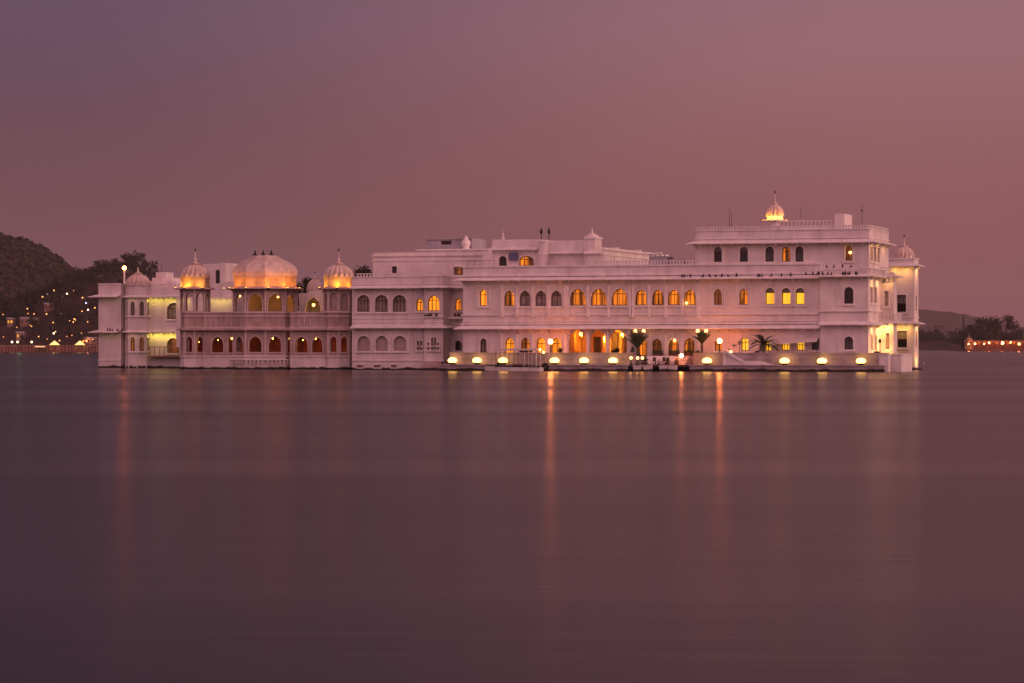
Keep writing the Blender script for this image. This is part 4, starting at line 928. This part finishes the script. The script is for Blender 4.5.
bush(645.5, -5.4, .8, .6, 1.0, "leafy potted plant behind the low globe lamps on the landing"); bush(667.5, -5.0, .8, .7, .9, "leafy potted plant between table and lantern stand"); bush(689, -3.6, 1.9, .6, .7, "small potted plant at the right edge of the landing"); bush(676.5, -5.0, .8, .5, .8, "small potted plant just left of the lantern stand"); bush(757, -3.6, 1.9, .6, .5, "small potted plant left of the spreading palm"); bush(877, -4.3, 1.9, .7, .5, "small dark potted plant at the foot of the unlit lamp")
# chairs and table on the landing
def chair(px, v, zb, rz, label):
    t = thing("wooden_chair", label, "chair", place(px, v, zb), rz, "dark chairs on the landing")
    b = MB(); b.box(-.24, .24, -.24, .24, .42, .47); b.build("seat", FRAME, t)
    b = MB(); b.box(-.24, .24, .2, .24, .47, .95); b.build("backrest", FRAME, t)
    for sx in (-.2, .2):
        for sy in (-.2, .2): b = MB(); b.box(sx-.025, sx+.025, sy-.025, sy+.025, 0, .42); b.build("leg", FRAME, t)
chair(655.5, -5.6, .8, .6, "dark wooden chair left of the small landing table"); chair(662.6, -5.6, .8, -.9, "dark wooden chair right of the small landing table")
t = thing("round_table", "small round white table between two chairs on the landing", "table", place(659, -5.6, .8), 0)
b = MB(); b.lathe([(.5, .70), (.52, .72), (.5, .75)], 20); b.build("tabletop", TRIM, t); b = MB(); b.lathe([(.25, 0), (.06, .08), (.05, .7)], 10); b.build("pedestal", METAL, t)
# awning over the café windows
t = thing("white_awning", "slanting white canvas awning over the small lit windows", "awning", place(795, 0, 0), -TH)
w_ = (U(819, 0)-U(771, 0))/2; zz0, zz1 = Zx(336.5, 795, 0), Zx(342.5, 795, -1.3)
b = MB(); b.add([(-w_, -.05, zz0-.5), (w_, -.05, zz0), (w_, -1.5, zz1+.12), (-w_, -1.5, zz1-.25), (-w_, -.05, zz0-.55), (w_, -.05, zz0-.05), (w_, -1.5, zz1+.07), (-w_, -1.5, zz1-.30)], [(0, 3, 2, 1), (4, 5, 6, 7), (0, 1, 5, 4), (2, 3, 7, 6), (1, 2, 6, 5), (3, 0, 4, 7)]); b.build("canvas", CANVAS, t)
b = MB(); b.tube([(-w_, -1.5, zz1-.28), (-w_, -1.5, 1.9)], .03); b.tube([(w_, -1.5, zz1), (w_, -1.5, 1.9)], .03); b.build("pole", METAL, t)
# hanging lamps in lobby and gallery
def pendant(px, v, py, label, ceil, e, r=.2, group="hanging lamps in the lobby"):
    u_ = U(px, v); z_ = Z(py, u_, v); t = thing("hanging_lamp", label, "hanging lamp", (*Wd(u_, v), z_), -TH, group)
    b = MB(); b.ball((0, 0, 0), r, 10); b.build("globe", BULB, t); b = MB(); b.tube([(0, 0, r*.9), (0, 0, max(r+.05, ceil-z_))], .015, n=4); b.build("chain", METAL, t); lamp(t, (0, r+.12, -.1), e, (1, .40, .045), .12, aim=(0, 1, -.15), cone=172)
pendant(580.5, 2.5, 334, "bright hanging lamp inside the first lobby arch", 5.1, 1200, .2); pendant(604, 2.5, 338, "small hanging lamp at the right of the second lobby arch", 5.1, 850, .13); pendant(621.8, 2.5, 334.5, "bright hanging lamp inside the third lobby arch", 5.1, 650, .18)
G2 = "hanging lamps in the kiosk gallery"
for px, py, lb_, e, r in ((232, 338.5, "hanging lamp in the gallery left of the central kiosk", 26, .18), (218, 340, "dim hanging lamp inside the wide arch right of the left kiosk", 14, .09), (272.8, 338.5, "hanging lamp in the right front arch of the central kiosk", 20, .14), (288.6, 338, "hanging lamp in the narrow side arch of the central kiosk", 26, .17), (303, 340, "dim hanging lamp in the wide arch right of the central kiosk", 18, .1), (315.5, 338.5, "hanging lamp in the arch left of the right kiosk", 26, .17), (240, 341, "dim hanging lamp in the left front arch of the central kiosk", 12, .08), (199, 342, "small hanging lamp inside the left kiosk", 8, .07)):
    pendant(px, VP+1.6, py, lb_, 5.3, e*5.0, r*.85, G2)
pendant(240, cC[1]-.5, 296, "hanging lamp in the upper room of the central kiosk, left", zC(289)-.1, 130, .12, G2); pendant(278, cC[1]-.5, 297, "hanging lamp in the upper room of the central kiosk, right", zC(289)-.1, 160, .14, G2)
pendant(313.6, 16.4, 305, "glowing globe lamp before the white terrace arch between kiosks", 8.4, 40, .2, G2)
pendant(850.2, .45, 252.5, "bright lamp in the top floor window near the right corner", Z3E-.3, 6, .17, "lamps at palace windows")
pendant(686.5, -.1, 303, "bright lamp at the sill of the last wide arched window", 9.7, 6, .15, "lamps at palace windows")
pendant(674.5, -.05, 340.5, "bright white lamp in the ground arch above the landing", 5.0, 10, .17, "lamps at palace windows")
# roof lamp post at the left
u_ = U(124.3, VL+4); zb = zl(284); t = thing("roof_lamp", "amber globe lamp on a white post on the left wing's roof", "roof lamp", (*Wd(u_, VL+4), zb), -TH)
b = MB(); b.lathe([(.18, 0), (.13, .3), (.11, Z(270.5, u_, VL+4)-zb)], 8); b.build("post", TRIM, t); b = MB(); b.ball((0, 0, Z(268, u_, VL+4)-zb), .30, 12); b.build("globe", GLOBER, t)

# boat
t = thing("ferry_boat", "white open launch with a flat canopy moored at the quay", "boat", place(512, -8.6, 0), -TH)
h = MB(); secs = []
L0_, L1_ = U(485, -8.6)-U(512, -8.6), U(541.5, -8.6)-U(512, -8.6)
for i in range(13):
    s = i/12; x = L0_+(L1_-L0_)*s; w = .95*min(1, (s*2.6+.02))**.6; zb = -.25+.65*max(0, .28-s)**1.2*2.6; zt = .48+.28*max(0, .35-s)*1.6
    secs.append([(x, -w, zt), (x, -w*.92, .05+zb*.5), (x, -w*.45, zb), (x, w*.45, zb), (x, w*.92, .05+zb*.5), (x, w, zt), (x, w-.1*w, zt), (x, w*.8, .18+zb*.2), (x, -w*.8, .18+zb*.2), (x, -w+.1*w, zt)])
v = [p for s_ in secs for p in s_]; f = [(i*10+j, i*10+(j+1) % 10, (i+1)*10+(j+1) % 10, (i+1)*10+j) for i in range(12) for j in range(10)] + [tuple(range(9, -1, -1)), tuple(range(120, 130))]
h.add(v, f); h.build("hull", HULL, t)
b = MB(); b.tube([(L0_+.1, -.12, .78), (L0_+2.2, -.9, .60), (L1_, -.98, .52)], .05); b.build("gunwale", BLACK, t)
def bx(px): return U(px, -8.6)-U(512, -8.6)
zc_ = Zx(349.5, 512, -8.6)
b = MB(); b.box(bx(495.5), bx(539), -.95, .95, zc_-.14, zc_+.12); b.build("canopy", CANVAS, t)
for px in (498, 507, 516, 526.5, 534, 538.4):
    for sy in (-.82, .82): b = MB(); b.tube([(bx(px), sy, .4), (bx(px), sy, zc_-.05)], .035, n=5); b.build("post", METAL if px < 520 else TRIM, t)
for px in (514, 519, 525, 530): b = MB(); b.box(bx(px)-.2, bx(px)+.2, -.7, .7, .2, .55); b.box(bx(px)+.12, bx(px)+.2, -.7, .7, .55, .85); b.build("seat", SEAT, t)
b = MB(); b.add([(bx(496.5), -.7, .5), (bx(496.5), .7, .5), (bx(498.6), .6, 1.05), (bx(498.6), -.6, 1.05), (bx(496.9), -.7, .5), (bx(496.9), .7, .5), (bx(498.9), .6, 1.05), (bx(498.9), -.6, 1.05)], [(0, 1, 2, 3), (7, 6, 5, 4), (0, 3, 7, 4), (1, 5, 6, 2), (2, 6, 7, 3), (0, 4, 5, 1)]); b.build("windscreen", DARKG, t)
for px, dz in ((523, -.18), (526, -.3), (529, -.18), (533, -.2)): b = MB(); b.lathe([(.05, 0), (.22, .1), (.25, .24)], 8, (bx(px), -.85, zc_-.36)); b.build("flower_basket", LEAF, t)
for px, py in ((539.8, 349.6), (543.6, 352.3)):
    tt = thing("string_lamp", "warm bulb hanging at the stern of the boat canopy" if px < 541 else "warm bulb strung between boat canopy and quay", "lamp", place(px, -8.2, Zx(py, px, -8.2)), 0, "bulbs at the boat"); b = MB(); b.ball((0, 0, 0), .17, 10); b.build("bulb", GLOBEW, tt); b = MB(); b.lathe([(.04, .15), (.06, .22), (.01, .3)], 6); b.build("cap", METAL, tt)
t = thing("tyre_fender", "black tyre fender hung on the quay beside the boat's stern", "tyre", place(545.3, -7.62, .56), -TH)
b = MB(); n1, n2 = 20, 8; v = [((.34+.15*math.cos(2*PI*j/n2))*math.cos(2*PI*i/n1), .15*math.sin(2*PI*j/n2), (.34+.15*math.cos(2*PI*j/n2))*math.sin(2*PI*i/n1)) for i in range(n1) for j in range(n2)]
b.add(v, [(i*n2+j, ((i+1) % n1)*n2+j, ((i+1) % n1)*n2+(j+1) % n2, i*n2+(j+1) % n2) for i in range(n1) for j in range(n2)], True); b.build("tyre", BLACK, t)
b = MB(); b.tube([(0, .05, .5), (0, .25, .95)], .025); b.build("rope", CANVAS, t)

# antennas on the roofs
def mast(px, v, py0, py1, label, fork=False, knob=False):
    u_ = U(px, v); z0_, z1_ = Z(py0, u_, v), Z(py1, u_, v); t = thing("antenna_mast", label, "antenna", (*Wd(u_, v), z0_), -TH, "thin masts on the palace roofs"); h_ = z1_-z0_
    b = MB(); b.tube([(0, 0, 0), (0, 0, h_)], .035, .02, 5)
    if fork: b.tube([(-.9, 0, h_*.96), (.9, 0, h_*.96)], .025, n=4); b.tube([(-.9, 0, h_*.6), (-.9, 0, h_*.96)], .02, n=4)
    b.build("pole", METAL, t)
    if knob: b = MB(); b.ball((0, 0, h_*.72), .13, 8); b.build("knob", METAL, t)
mast(729.6, 2, 228, 208, "taller of two thin masts above the left of the top storey"); mast(731.6, 2.3, 228, 213, "shorter of two thin masts above the left of the top storey"); mast(801, 6, 218, 206, "faint thin mast above the roof terrace rail")
mast(862, 2, 226, 204.5, "thin mast with a dark knob above the right corner", knob=True); mast(161.5, VL+8, 273, 263.5, "thin mast on the small roof house of the left wing"); mast(474.3, 1.0, 281, 260, "thin forked aerial on the left end of the main parapet", True); mast(489.5, 1.0, 281, 259.5, "thin forked aerial beside the terrace pier", True)
for px, lb_ in ((541.3, "left of two dark urns on the terrace roof"), (549, "right of two dark urns on the terrace roof")):
    c = (U(px, 11.5), 11.5); t = thing("roof_urn", lb_, "urn", (*Wd(*c), Z(240.5, *c)-.03), 0, "dark urns on the terrace roof"); b = MB(); b.lathe([(.10, 0), (.05, .15), (.05, .85)], 8); b.build("stem", METAL, t); b = MB(); b.lathe([(.05, .85), (.16, .98), (.2, 1.25), (.13, 1.4), (.06, 1.7)], 10); b.build("bowl", METAL, t)
# pigeons on the ledges
def pigeon_mesh():
    b = MB(); b.lathe([(.01, -.16), (.08, -.1), (.115, 0), (.10, .08), (.055, .15), (.06, .2), (.045, .25), (.005, .28)], 8, (0, 0, .16)); b.add([(-.05, .05, .1), (.05, .05, .1), (.04, .34, .02), (-.04, .34, .02), (0, .1, .2)], [(0, 1, 2, 3), (0, 3, 4), (1, 4, 2), (3, 2, 4)]); b.add([(-.02, -.05, .37), (.02, -.05, .37), (0, -.12, .36)], [(0, 1, 2)]); return b
pg = None; rnd = random.Random(11)
def pigeons(pxs, v, zf, label, group):
    global pg
    for px in pxs:
        u_ = U(px, v); o = None
        if pg is None: pg = o = pigeon_mesh().build("pigeon", BIRD)
        else: o = pg.copy(); COL.objects.link(o)
        o.location = (*Wd(u_, v), zf(u_)); o.rotation_euler = (0, 0, rnd.random()*6.28); s = rnd.uniform(.85, 1.2); o.scale = (s, s, s); tag(o, label, "pigeon", group)
pigeons([682, 684, 690.5, 703.3, 709.5, 716, 722, 728, 736.5, 758, 759.6, 762, 771.6, 781.5, 790.8], -.62, lambda u: ZEAVE+.27, "dark pigeon perched on the long eave below the top storey", "pigeons on the long eave")
pigeons([806, 813, 817.5, 818.9, 822.5, 828, 831.5, 842.4, 844, 845.5, 848, 849.6, 855.5, 857], -1.12, lambda u: 11.62+.24, "dark pigeon crowded on the eave near the right corner", "pigeons near the right corner")
pigeons([826.5, 834, 842.5, 851], -.75, lambda u: 12.75, "dark pigeon on the thin rail under the corner window", "pigeons on the rail")
pigeons([425, 427, 429.5, 431, 436.5], Vb-.15, lambda u: Bb.z(316.4, 1), "dark pigeon on the sill of the orange bay window", "pigeons on the bay sill"); pigeons([443.6, 445.2, 455, 458, 459.5], 6.1, lambda u: Rc.z(316.7, 1), "dark pigeon on the recessed balcony beside the bay", "pigeons on the balcony")
pigeons([107.5, 110, 112.5, 117, 118.4, 122], VL-.5, lambda u: zl(332.8)+.22, "dark pigeon on the left wing's lower eave", "pigeons on the left wing")

# ------------------------------------------------------------------ trees
def tree_proto(seed, h, w, lo=.32):
    rnd = random.Random(seed); t = thing("tree", "tree", "tree")
    b = MB(); th = h*.35; b.tube([(0, 0, -1), (rnd.uniform(-.2, .2), 0, th*.6), (0, 0, th*1.3)], w*.05, w*.025, 6)
    for k in range(5): a = rnd.random()*6.28; b.tube([(0, 0, th*(.8+.1*k)), (math.cos(a)*w*.2, math.sin(a)*w*.2, h*.55), (math.cos(a)*w*.32, math.sin(a)*w*.32, h*.72)], w*.02, w*.006, 4)
    b.build("trunk", BARK, t); c = MB(); cl = []
    for k in range(16):
        a = rnd.random()*6.28; zf = rnd.uniform(lo, .9); rr = w*.5*rnd.uniform(.1, .75)*math.sqrt(max(.05, 1-((zf-(lo+.20+.1*(lo > .5)))/.46)**2)); cl.append((Vector((math.cos(a)*rr, math.sin(a)*rr, h*zf)), w*rnd.uniform(.13, .24)))
    for p, r in cl:
        for k in range(46):
            d_ = Vector((rnd.gauss(0, 1), rnd.gauss(0, 1), rnd.gauss(0, .8))).normalized(); q = p+d_*r*(.55+.5*rnd.random()); n_ = (d_+Vector((rnd.uniform(-.7, .7),)*3)).normalized(); a = n_.orthogonal().normalized()*rnd.uniform(.03, .06)*w; e = n_.cross(a)*.8
            c.add([q-a, q-e*.7, q+a, q+e*.7], [(0, 1, 2, 3)])
    c.build("crown", FOL, t); return t
TREES = [tree_proto(s, 10, w) for s, w in ((1, 9), (2, 11), (3, 8), (4, 12), (5, 7))]
used = [False]*5
def put_tree(x, y, z, s, k, label, group, sz=1.0):
    k %= 5
    if not used[k]: o = TREES[k]; used[k] = True
    else: o = dup(TREES[k])
    o.location = (x, y, z); o.rotation_euler = (0, 0, random.random()*6.28); o.scale = (s, s, s*sz); tag(o, label, "tree", group); return o
rnd = random.Random(21); n = 0
for row, (Y, lo, hi, step) in enumerate(((1700, -20, 165, 9), (1740, -15, 170, 9), (1775, -12, 175, 9), (1815, -12, 178, 9), (1850, -10, 180, 9), (1890, -10, 182, 9), (1930, 10, 184, 10), (1970, 50, 186, 10))):
    px = lo+row*3 % 7
    while px < hi:
        px += step*rnd.uniform(.65, 1.4); y = Y+rnd.uniform(-20, 20); x = XP(px, y)
        if rnd.random() < .12: continue
        put_tree(x, y, shore_h(x, y)-.8, rnd.uniform(.6, 1.25), n, "dark leafy tree in the wood on the far left shore", "trees of the left shore wood"); n += 1
for px, py, wpx in ((116, 258, 20), (130, 252, 24), (141, 251, 22), (104, 262, 20), (150, 262, 16), (92, 266, 18), (80, 268, 16)):
    Y = 1955+rnd.uniform(-20, 20); x = XP(px, Y); z = shore_h(x, Y); H = ZP(py, Y)-z; put_tree(x, Y, z-.6, max(.9, H/9.7), n, "tall dark tree on the crest of the left shore wood", "tall trees on the left crest"); n += 1
# garden trees inside the palace court
for px, v, zt_py, s, lb_ in ((308, 30, 277, .62, "dark garden tree seen between central and right kiosks"), (367, 34, 263, .62, "dark tree top behind the middle wing's roof"), (302, 32, 286, .5, "lower dark garden tree just right of the central kiosk")):
    u_ = U(px, v); x, y = Wd(u_, v); z1 = Z(zt_py, u_, v); put_tree(x, y, z1-9.6*s*1.0, s, n, lb_, None); n += 1
for px in [p+(p % 3)-1 for p in range(900, 972, 3)]:
    Y = 2950+rnd.uniform(-25, 25); x = XP(px+rnd.uniform(-2, 2), Y); put_tree(x, Y, 4, rnd.uniform(1.0, 1.75), n, "hazy tree on the far shore right of the palace", "hazy trees of the right shore"); n += 1
b = MB(); Y = 3020; DARKH = mat("dark_far_concrete", (.10, .085, .085), .9)
t = thing("far_block", "hazy flat-topped building among the trees of the right shore", "building", (XP(940, Y), Y, 0)); b = MB(); b.box(-3.8, 3.8, 0, 8, 0, ZP(326, Y)); b.build("wall", DARKH, t); b = MB(); b.box(-4.1, 4.1, -.4, 8.4, ZP(326, Y), ZP(325.2, Y)); b.build("roof", DARKH, t)
t = thing("radio_mast", "slender hazy mast standing on the far right shore", "mast", (XP(963.5, 3000), 3000, 5)); b = MB(); b.box(-1.0, 1.0, -1, 1, 0, ZP(327, 3000)-5); b.build("base_tower", DARKH, t); b = MB(); b.tube([(0, 0, ZP(327, 3000)-5), (0, 0, ZP(314, 3000)-5)], 1.0, .5, 6); b.build("pole", METAL, t)

# ------------------------------------------------------------------ lit garden island at the right
YI = 2250; kI = YI/FPX
def ix(px): return (px-985)*kI
isl = thing("garden_island", "low walled garden island strung with golden lights at the far right", "island", (XP(985, YI), YI, 0))
b = MB(); b.box(ix(966), ix(1090), 0, 60, -.5, 1.0); b.box(ix(957), ix(966), 8, 50, -.5, .35); b.build("platform", RED, isl)
b = MB(); b.box(ix(967), ix(1090), 3, 4, 1.0, 1.6); b.box(ix(974), ix(1090), 14, 16, 1.0, ZP(341.5, YI))
for i in range(46): b.box(ix(974)+i*2, ix(974)+i*2+.7, 13.4, 14, 1.0, ZP(343, YI))
b.build("arcade_wall", RED, isl)
b = MB(); b.box(ix(973), ix(1090), 12.6, 17, ZP(341.4, YI), ZP(340.6, YI)); b.build("eave", HOUSE, isl)
kc_ = (ix(970.5), 8); b = MB(); b.prism(octo(kc_, 3.3), 1.0, 2.4)
for p in octo(kc_, 2.8): b.lathe([(.36, 0), (.3, 4.0), (.42, 4.5)], 6, (*p, 2.4))
b.prism(octo(kc_, 3.9), 6.9, 7.4); b.build("kiosk", HOUSE, isl)
b = MB(); b.lathe([(2.7, 0), (2.9, .8), (2.4, 1.8), (1.3, 2.7), (.35, 3.2), (.28, 4.4), (.02, 6.0)], 14, (*kc_, 7.4)); b.build("kiosk_dome", HOUSE, isl)
for i in range(10): lamp(isl, (ix(976)+i*4.4, 13.0, 6.1), 260, (1, .40, .05), .3)
lamp(isl, (kc_[0]-.5, 2.0, 5.0), 600, (1, .42, .07), .4); 
for i in range(6): lamp(isl, (ix(972)+i*7, -1.6, 2.2), 12, (1, .26, .06), .3)
for i, (px, py, r, lb_) in enumerate(((1003, 343, .95, "brightest golden lamp in the middle of the island wall"), (989.5, 342.8, .5, "golden lamp left of the island's brightest lamp"), (1019.5, 344, .7, "golden lamp at the frame's right edge on the island"), (1011, 342.5, .45, "small golden lamp between the island's two bright lamps"), (969, 344, .4, "pale lamp under the island kiosk"), (975.5, 343.8, .5, "pale lamp right of the island kiosk"), (984.5, 344, .4, "small lamp along the island wall near the big tree"))):
    t = thing("island_lamp", lb_, "lamp", (XP(px, YI), YI+2, 1.0), 0, "lamps of the garden island"); h_ = ZP(py, YI)-1; b = MB(); b.ball((0, 0, h_), r, 10); b.build("globe", GLOBE, t); b = MB(); b.tube([(0, 0, 0), (0, 0, h_-r*.8)], .09); b.build("post", METAL, t)
for px, py, s_, lb_ in ((993, 319, 2.0, "big dark domed tree in the middle of the island"), (977, 325, 1.7, "broad dark tree behind the island kiosk"), (967.5, 330, 1.15, "low dark tree at the left tip of the island"), (1003, 327, 1.5, "dark tree right of the island's big tree"), (1012, 330, 1.3, "dark low tree before the round island tree"), (1024, 330, 1.4, "dark tree at the right frame edge of the island"), (985, 328, 1.5, "dark tree left of the island's big tree")):
    H = ZP(py, YI)-1; put_tree(XP(px, YI), YI+28, 1, H/9.8, n, lb_, "trees of the garden island"); n += 1
o = tree_proto(9, 10, 6.2, .60); o.location = (XP(1018, YI), YI+34, .8); H = ZP(314, YI)-.8; o.scale = (H/9.9, H/9.9, H/9.9); tag(o, "round-headed tree on a tall trunk standing above the others on the island", "tree", "trees of the garden island")
for px, py in ((971, 329), (981, 324), (989, 321), (998, 321.5), (1008, 332), (1016, 333), (1022, 331), (1001, 331), (993, 328)):
    H = ZP(py, YI)-1; put_tree(XP(px, YI), YI+rnd.uniform(18, 40), 1, H/9.8, n, "dark tree in the close row behind the island's golden wall", "close row of trees on the garden island"); n += 1
t = thing("island_house", "pale pinkish house behind the island's trees", "house", (XP(1007.5, YI), YI+44, 1)); b = MB(); b.box(-3.2, 3.2, 0, 8, 0, ZP(325, YI)-1); b.build("wall", HOUSE, t); b = MB(); b.box(-3.5, 3.5, -.3, 8.3, ZP(325, YI)-1, ZP(323.6, YI)-1); b.build("roof", ROOF, t)

# ------------------------------------------------------------------ lit shore at the left
YW = 1668; kW = YW/FPX
emb = thing("embankment_wall", "long reddish stone embankment wall along the left shore", "wall", (XP(48, YW), YW, 0))
b = MB(); xa, xb = XP(-20, YW)-XP(48, YW), XP(180, YW)-XP(48, YW); b.box(xa, xb, 0, 6, -.5, 3.6)
b.build("wall", RED, emb); b = MB(); b.box(xa, xb, -.25, .5, 3.6, 4.0)
for i in range(60): b.box(xa+i*1.85, xa+i*1.85+.5, -.2, 0, .2, 3.2)
b.build("coping", HOUSE, emb)
for px in range(2, 98, 12): lamp(emb, (XP(px, YW)-XP(48, YW), -2.0, 4.2), 30, (1, .28, .10), .3)
def findY(px, pyg):
    best = (9e9, SHF+20)
    for i in range(60):
        Y = SHF+10+i*5; q = abs(HOR-(shore_h(XP(px, Y), Y)-HC)*FPX/Y-pyg)
        if q < best[0]: best = (q, Y)
    return best[1]
def gazebo(px, label, sc=1.0):
    t = thing("lit_gazebo", label, "gazebo", (XP(px, YW-3), YW-3, 0), 0, "glowing gazebos on the left shore"); w = 4.2*kW*sc
    b = MB(); b.box(-w, w, -w, w, -.4, 1.2); b.build("base", RED, t)
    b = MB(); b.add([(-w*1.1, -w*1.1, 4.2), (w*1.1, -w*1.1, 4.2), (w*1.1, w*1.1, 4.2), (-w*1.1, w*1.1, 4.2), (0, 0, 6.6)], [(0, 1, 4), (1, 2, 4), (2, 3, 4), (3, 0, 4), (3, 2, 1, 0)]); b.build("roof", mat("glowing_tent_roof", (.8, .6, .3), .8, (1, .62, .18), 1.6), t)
    for sx in (-1, 1):
        for sy in (-1, 1): b = MB(); b.box(sx*w*.9-.15, sx*w*.9+.15, sy*w*.9-.15, sy*w*.9+.15, 1.2, 4.2); b.build("column", HOUSE, t)
    lamp(t, (0, -w*1.5, 3.0), 60, (1, .55, .14), .3)
gazebo(54.6, "left glowing tent-roofed gazebo on the far shore"); gazebo(80, "right glowing tent-roofed gazebo on the far shore")
def shore_lamp(px, py, Y, col, r, label, group):
    if Y > SHF: Y = findY(px, py+8)-9
    x = XP(px, Y); zg = shore_h(x, Y) if Y > SHF else 0; r *= .72; h_ = max(2.5, ZP(py, Y)-zg); t = thing("street_lamp", label, "street lamp", (x, Y, ZP(py, Y)-h_), 0, group)
    b = MB(); b.ball((0, 0, h_), r, 8); b.build("globe", col, t); b = MB(); b.tube([(0, 0, 0), (0, 0, h_-r*.8)], .08, n=5); b.build("post", METAL, t)
SW = mat("street_lamp_white", (1, .9, .8), .3, (1, .66, .36), 4.5); SA = mat("street_lamp_amber", (1, .8, .4), .3, (1, .38, .09), 2.3); SG = mat("street_lamp_green", (.5, 1, .7), .3, (.3, 1, .45), 4); SB = mat("street_lamp_blue", (.6, .7, 1), .3, (.55, .6, 1), 3)
for px, lb_ in ((12, "leftmost bright white lamp on the embankment"), (17.6, "second bright white lamp on the embankment"), (31.6, "bright white lamp near the lit awning on the embankment")): shore_lamp(px, 342, 1664, SW, .8, lb_, "white lamps on the embankment")
AM = "amber street lamps on the wooded slope"
for i, (px, py, c, r) in enumerate(((41, 297, SA, .7), (42.5, 296.8, SA, .6), (48, 294, SW, .6), (54, 290.5, SA, .6), (59.5, 289, SA, .5), (67, 293.7, SW, .65), (61.8, 296.8, SA, .5), (73.5, 290.7, SA, .45), (82.5, 297.7, SA, .6), (53.5, 296.8, SA, .4), (11.3, 309, SA, .6), (27.4, 308.6, SA, .55), (3, 314.5, SA, .45), (28, 313.5, SA, .4), (34, 314, SA, .5), (46.5, 314, SA, .6), (60.8, 313.7, SA, .4), (82, 311.3, SA, .5), (88, 309.8, SW, .7), (94.8, 307.8, SA, .6), (74.3, 319, SA, .6), (53.8, 333.3, SW, .75), (86.5, 341, SA, .8))):
    shore_lamp(px, py, 1700 if py > 305 else 1880, c, r, "small amber street lamp glimmering on the wooded left slope" if c is SA else "small pale street lamp glimmering on the wooded left slope", AM)
for i in range(18):
    px = rnd.uniform(1, 96); shore_lamp(px, rnd.uniform(320, 341), 1690, SA, rnd.uniform(.3, .55), "small amber lamp low among the trees just above the embankment", "amber lamps above the embankment")
shore_lamp(17.5, 311, 1690, SG, .85, "green-white lamp lighting a tree on the left slope", None); shore_lamp(53, 327.3, 1695, SB, .7, "bluish lamp low on the left slope", None); shore_lamp(86, 303, 1880, SB, .6, "bluish lamp high on the left slope beside the palace", None)
lamp(None, (XP(20, 1685), 1683, ZP(311, 1685)), 260, (.2, 1, .4), .5, "green_tree_light")
def house(px0, px1, py, Y, label, lit=2, m_=HOUSE):
    if Y > SHF: Y = findY((px0+px1)/2, py+8)
    x = XP((px0+px1)/2, Y); z0_ = max(.3, shore_h(x, Y) if Y > SHF else 3); w = (px1-px0)/2*Y/FPX; h_ = max(3, ZP(py, Y)-z0_)
    t = thing("shore_house", label, "house", (x, Y, z0_), 0, "houses on the left shore"); b = MB(); b.box(-w, w, 0, 7, -3, h_); b.build("wall", m_, t); b = MB(); b.box(-w-.3, w+.3, -.4, 7.3, h_, h_+.35); b.box(-w-.1, w+.1, -.2, .1, h_+.35, h_+.8); b.build("roof", ROOF, t)
    nw = max(2, int(w/1.2)); r_ = random.Random(px0)
    for i in range(nw):
        xx = -w+2*w*(i+.5)/nw; b = MB(); b.box(xx-.45, xx+.45, -.06, .04, h_-2.3, h_-.9); b.build("window", YEL if r_.random() < .4 else DARKG, t)
    lamp(t, (0, -1.2, h_-.6), 9*lit, (1, .36, .12), .3)
house(80, 97, 340.5, 1690, "long lit house at the shore right of the gazebos", 22); house(44, 53, 304, 1715, "pinkish house with an orange lamp in the wood", 3); house(33, 37.5, 319, 1700, "small reddish house low in the wood", 1); house(20, 29, 318.5, 1690, "low reddish house beside the green-lit tree", 2); house(7, 13, 319, 1690, "low reddish house at the far left of the wood", 1); house(62, 74, 289.5, 1900, "long house with a row of lamps high in the wood", 3); house(16, 24, 333, 1685, "brown roofed house just above the embankment", 1)
t = thing("lit_awning", "low awning with a glowing strip light on the embankment", "awning", (XP(40, 1664), 1664, 0)); w = 5*kW
b = MB(); b.box(-w, w, -.5, 4, 3.3, 3.6); b.build("canopy", CANVAS, t); b = MB(); b.box(-w, w, -.62, -.5, 3.0, 3.25); b.build("strip_light", mat("strip_light", (1, .8, .5), .3, (1, .55, .25), 2.2), t)
for sx in (-1, 1): b = MB(); b.box(sx*w*.9-.1, sx*w*.9+.1, -.3, -.1, 0, 3.3); b.build("post", METAL, t)
# castle ruin on the hill crest
x = XP(25, YH); t = thing("hilltop_ruin", "small ruined fort on the crest of the far left hill", "ruin", (x, YH, hill_h(x, YH, 2250, 3150, hp, 5)-2)); b = MB(); b.box(-5, -2.5, 0, 5, 0, 6.5); b.box(-2.5, 9, 1, 3, 0, 3.6); b.build("wall", HOUSE, t)
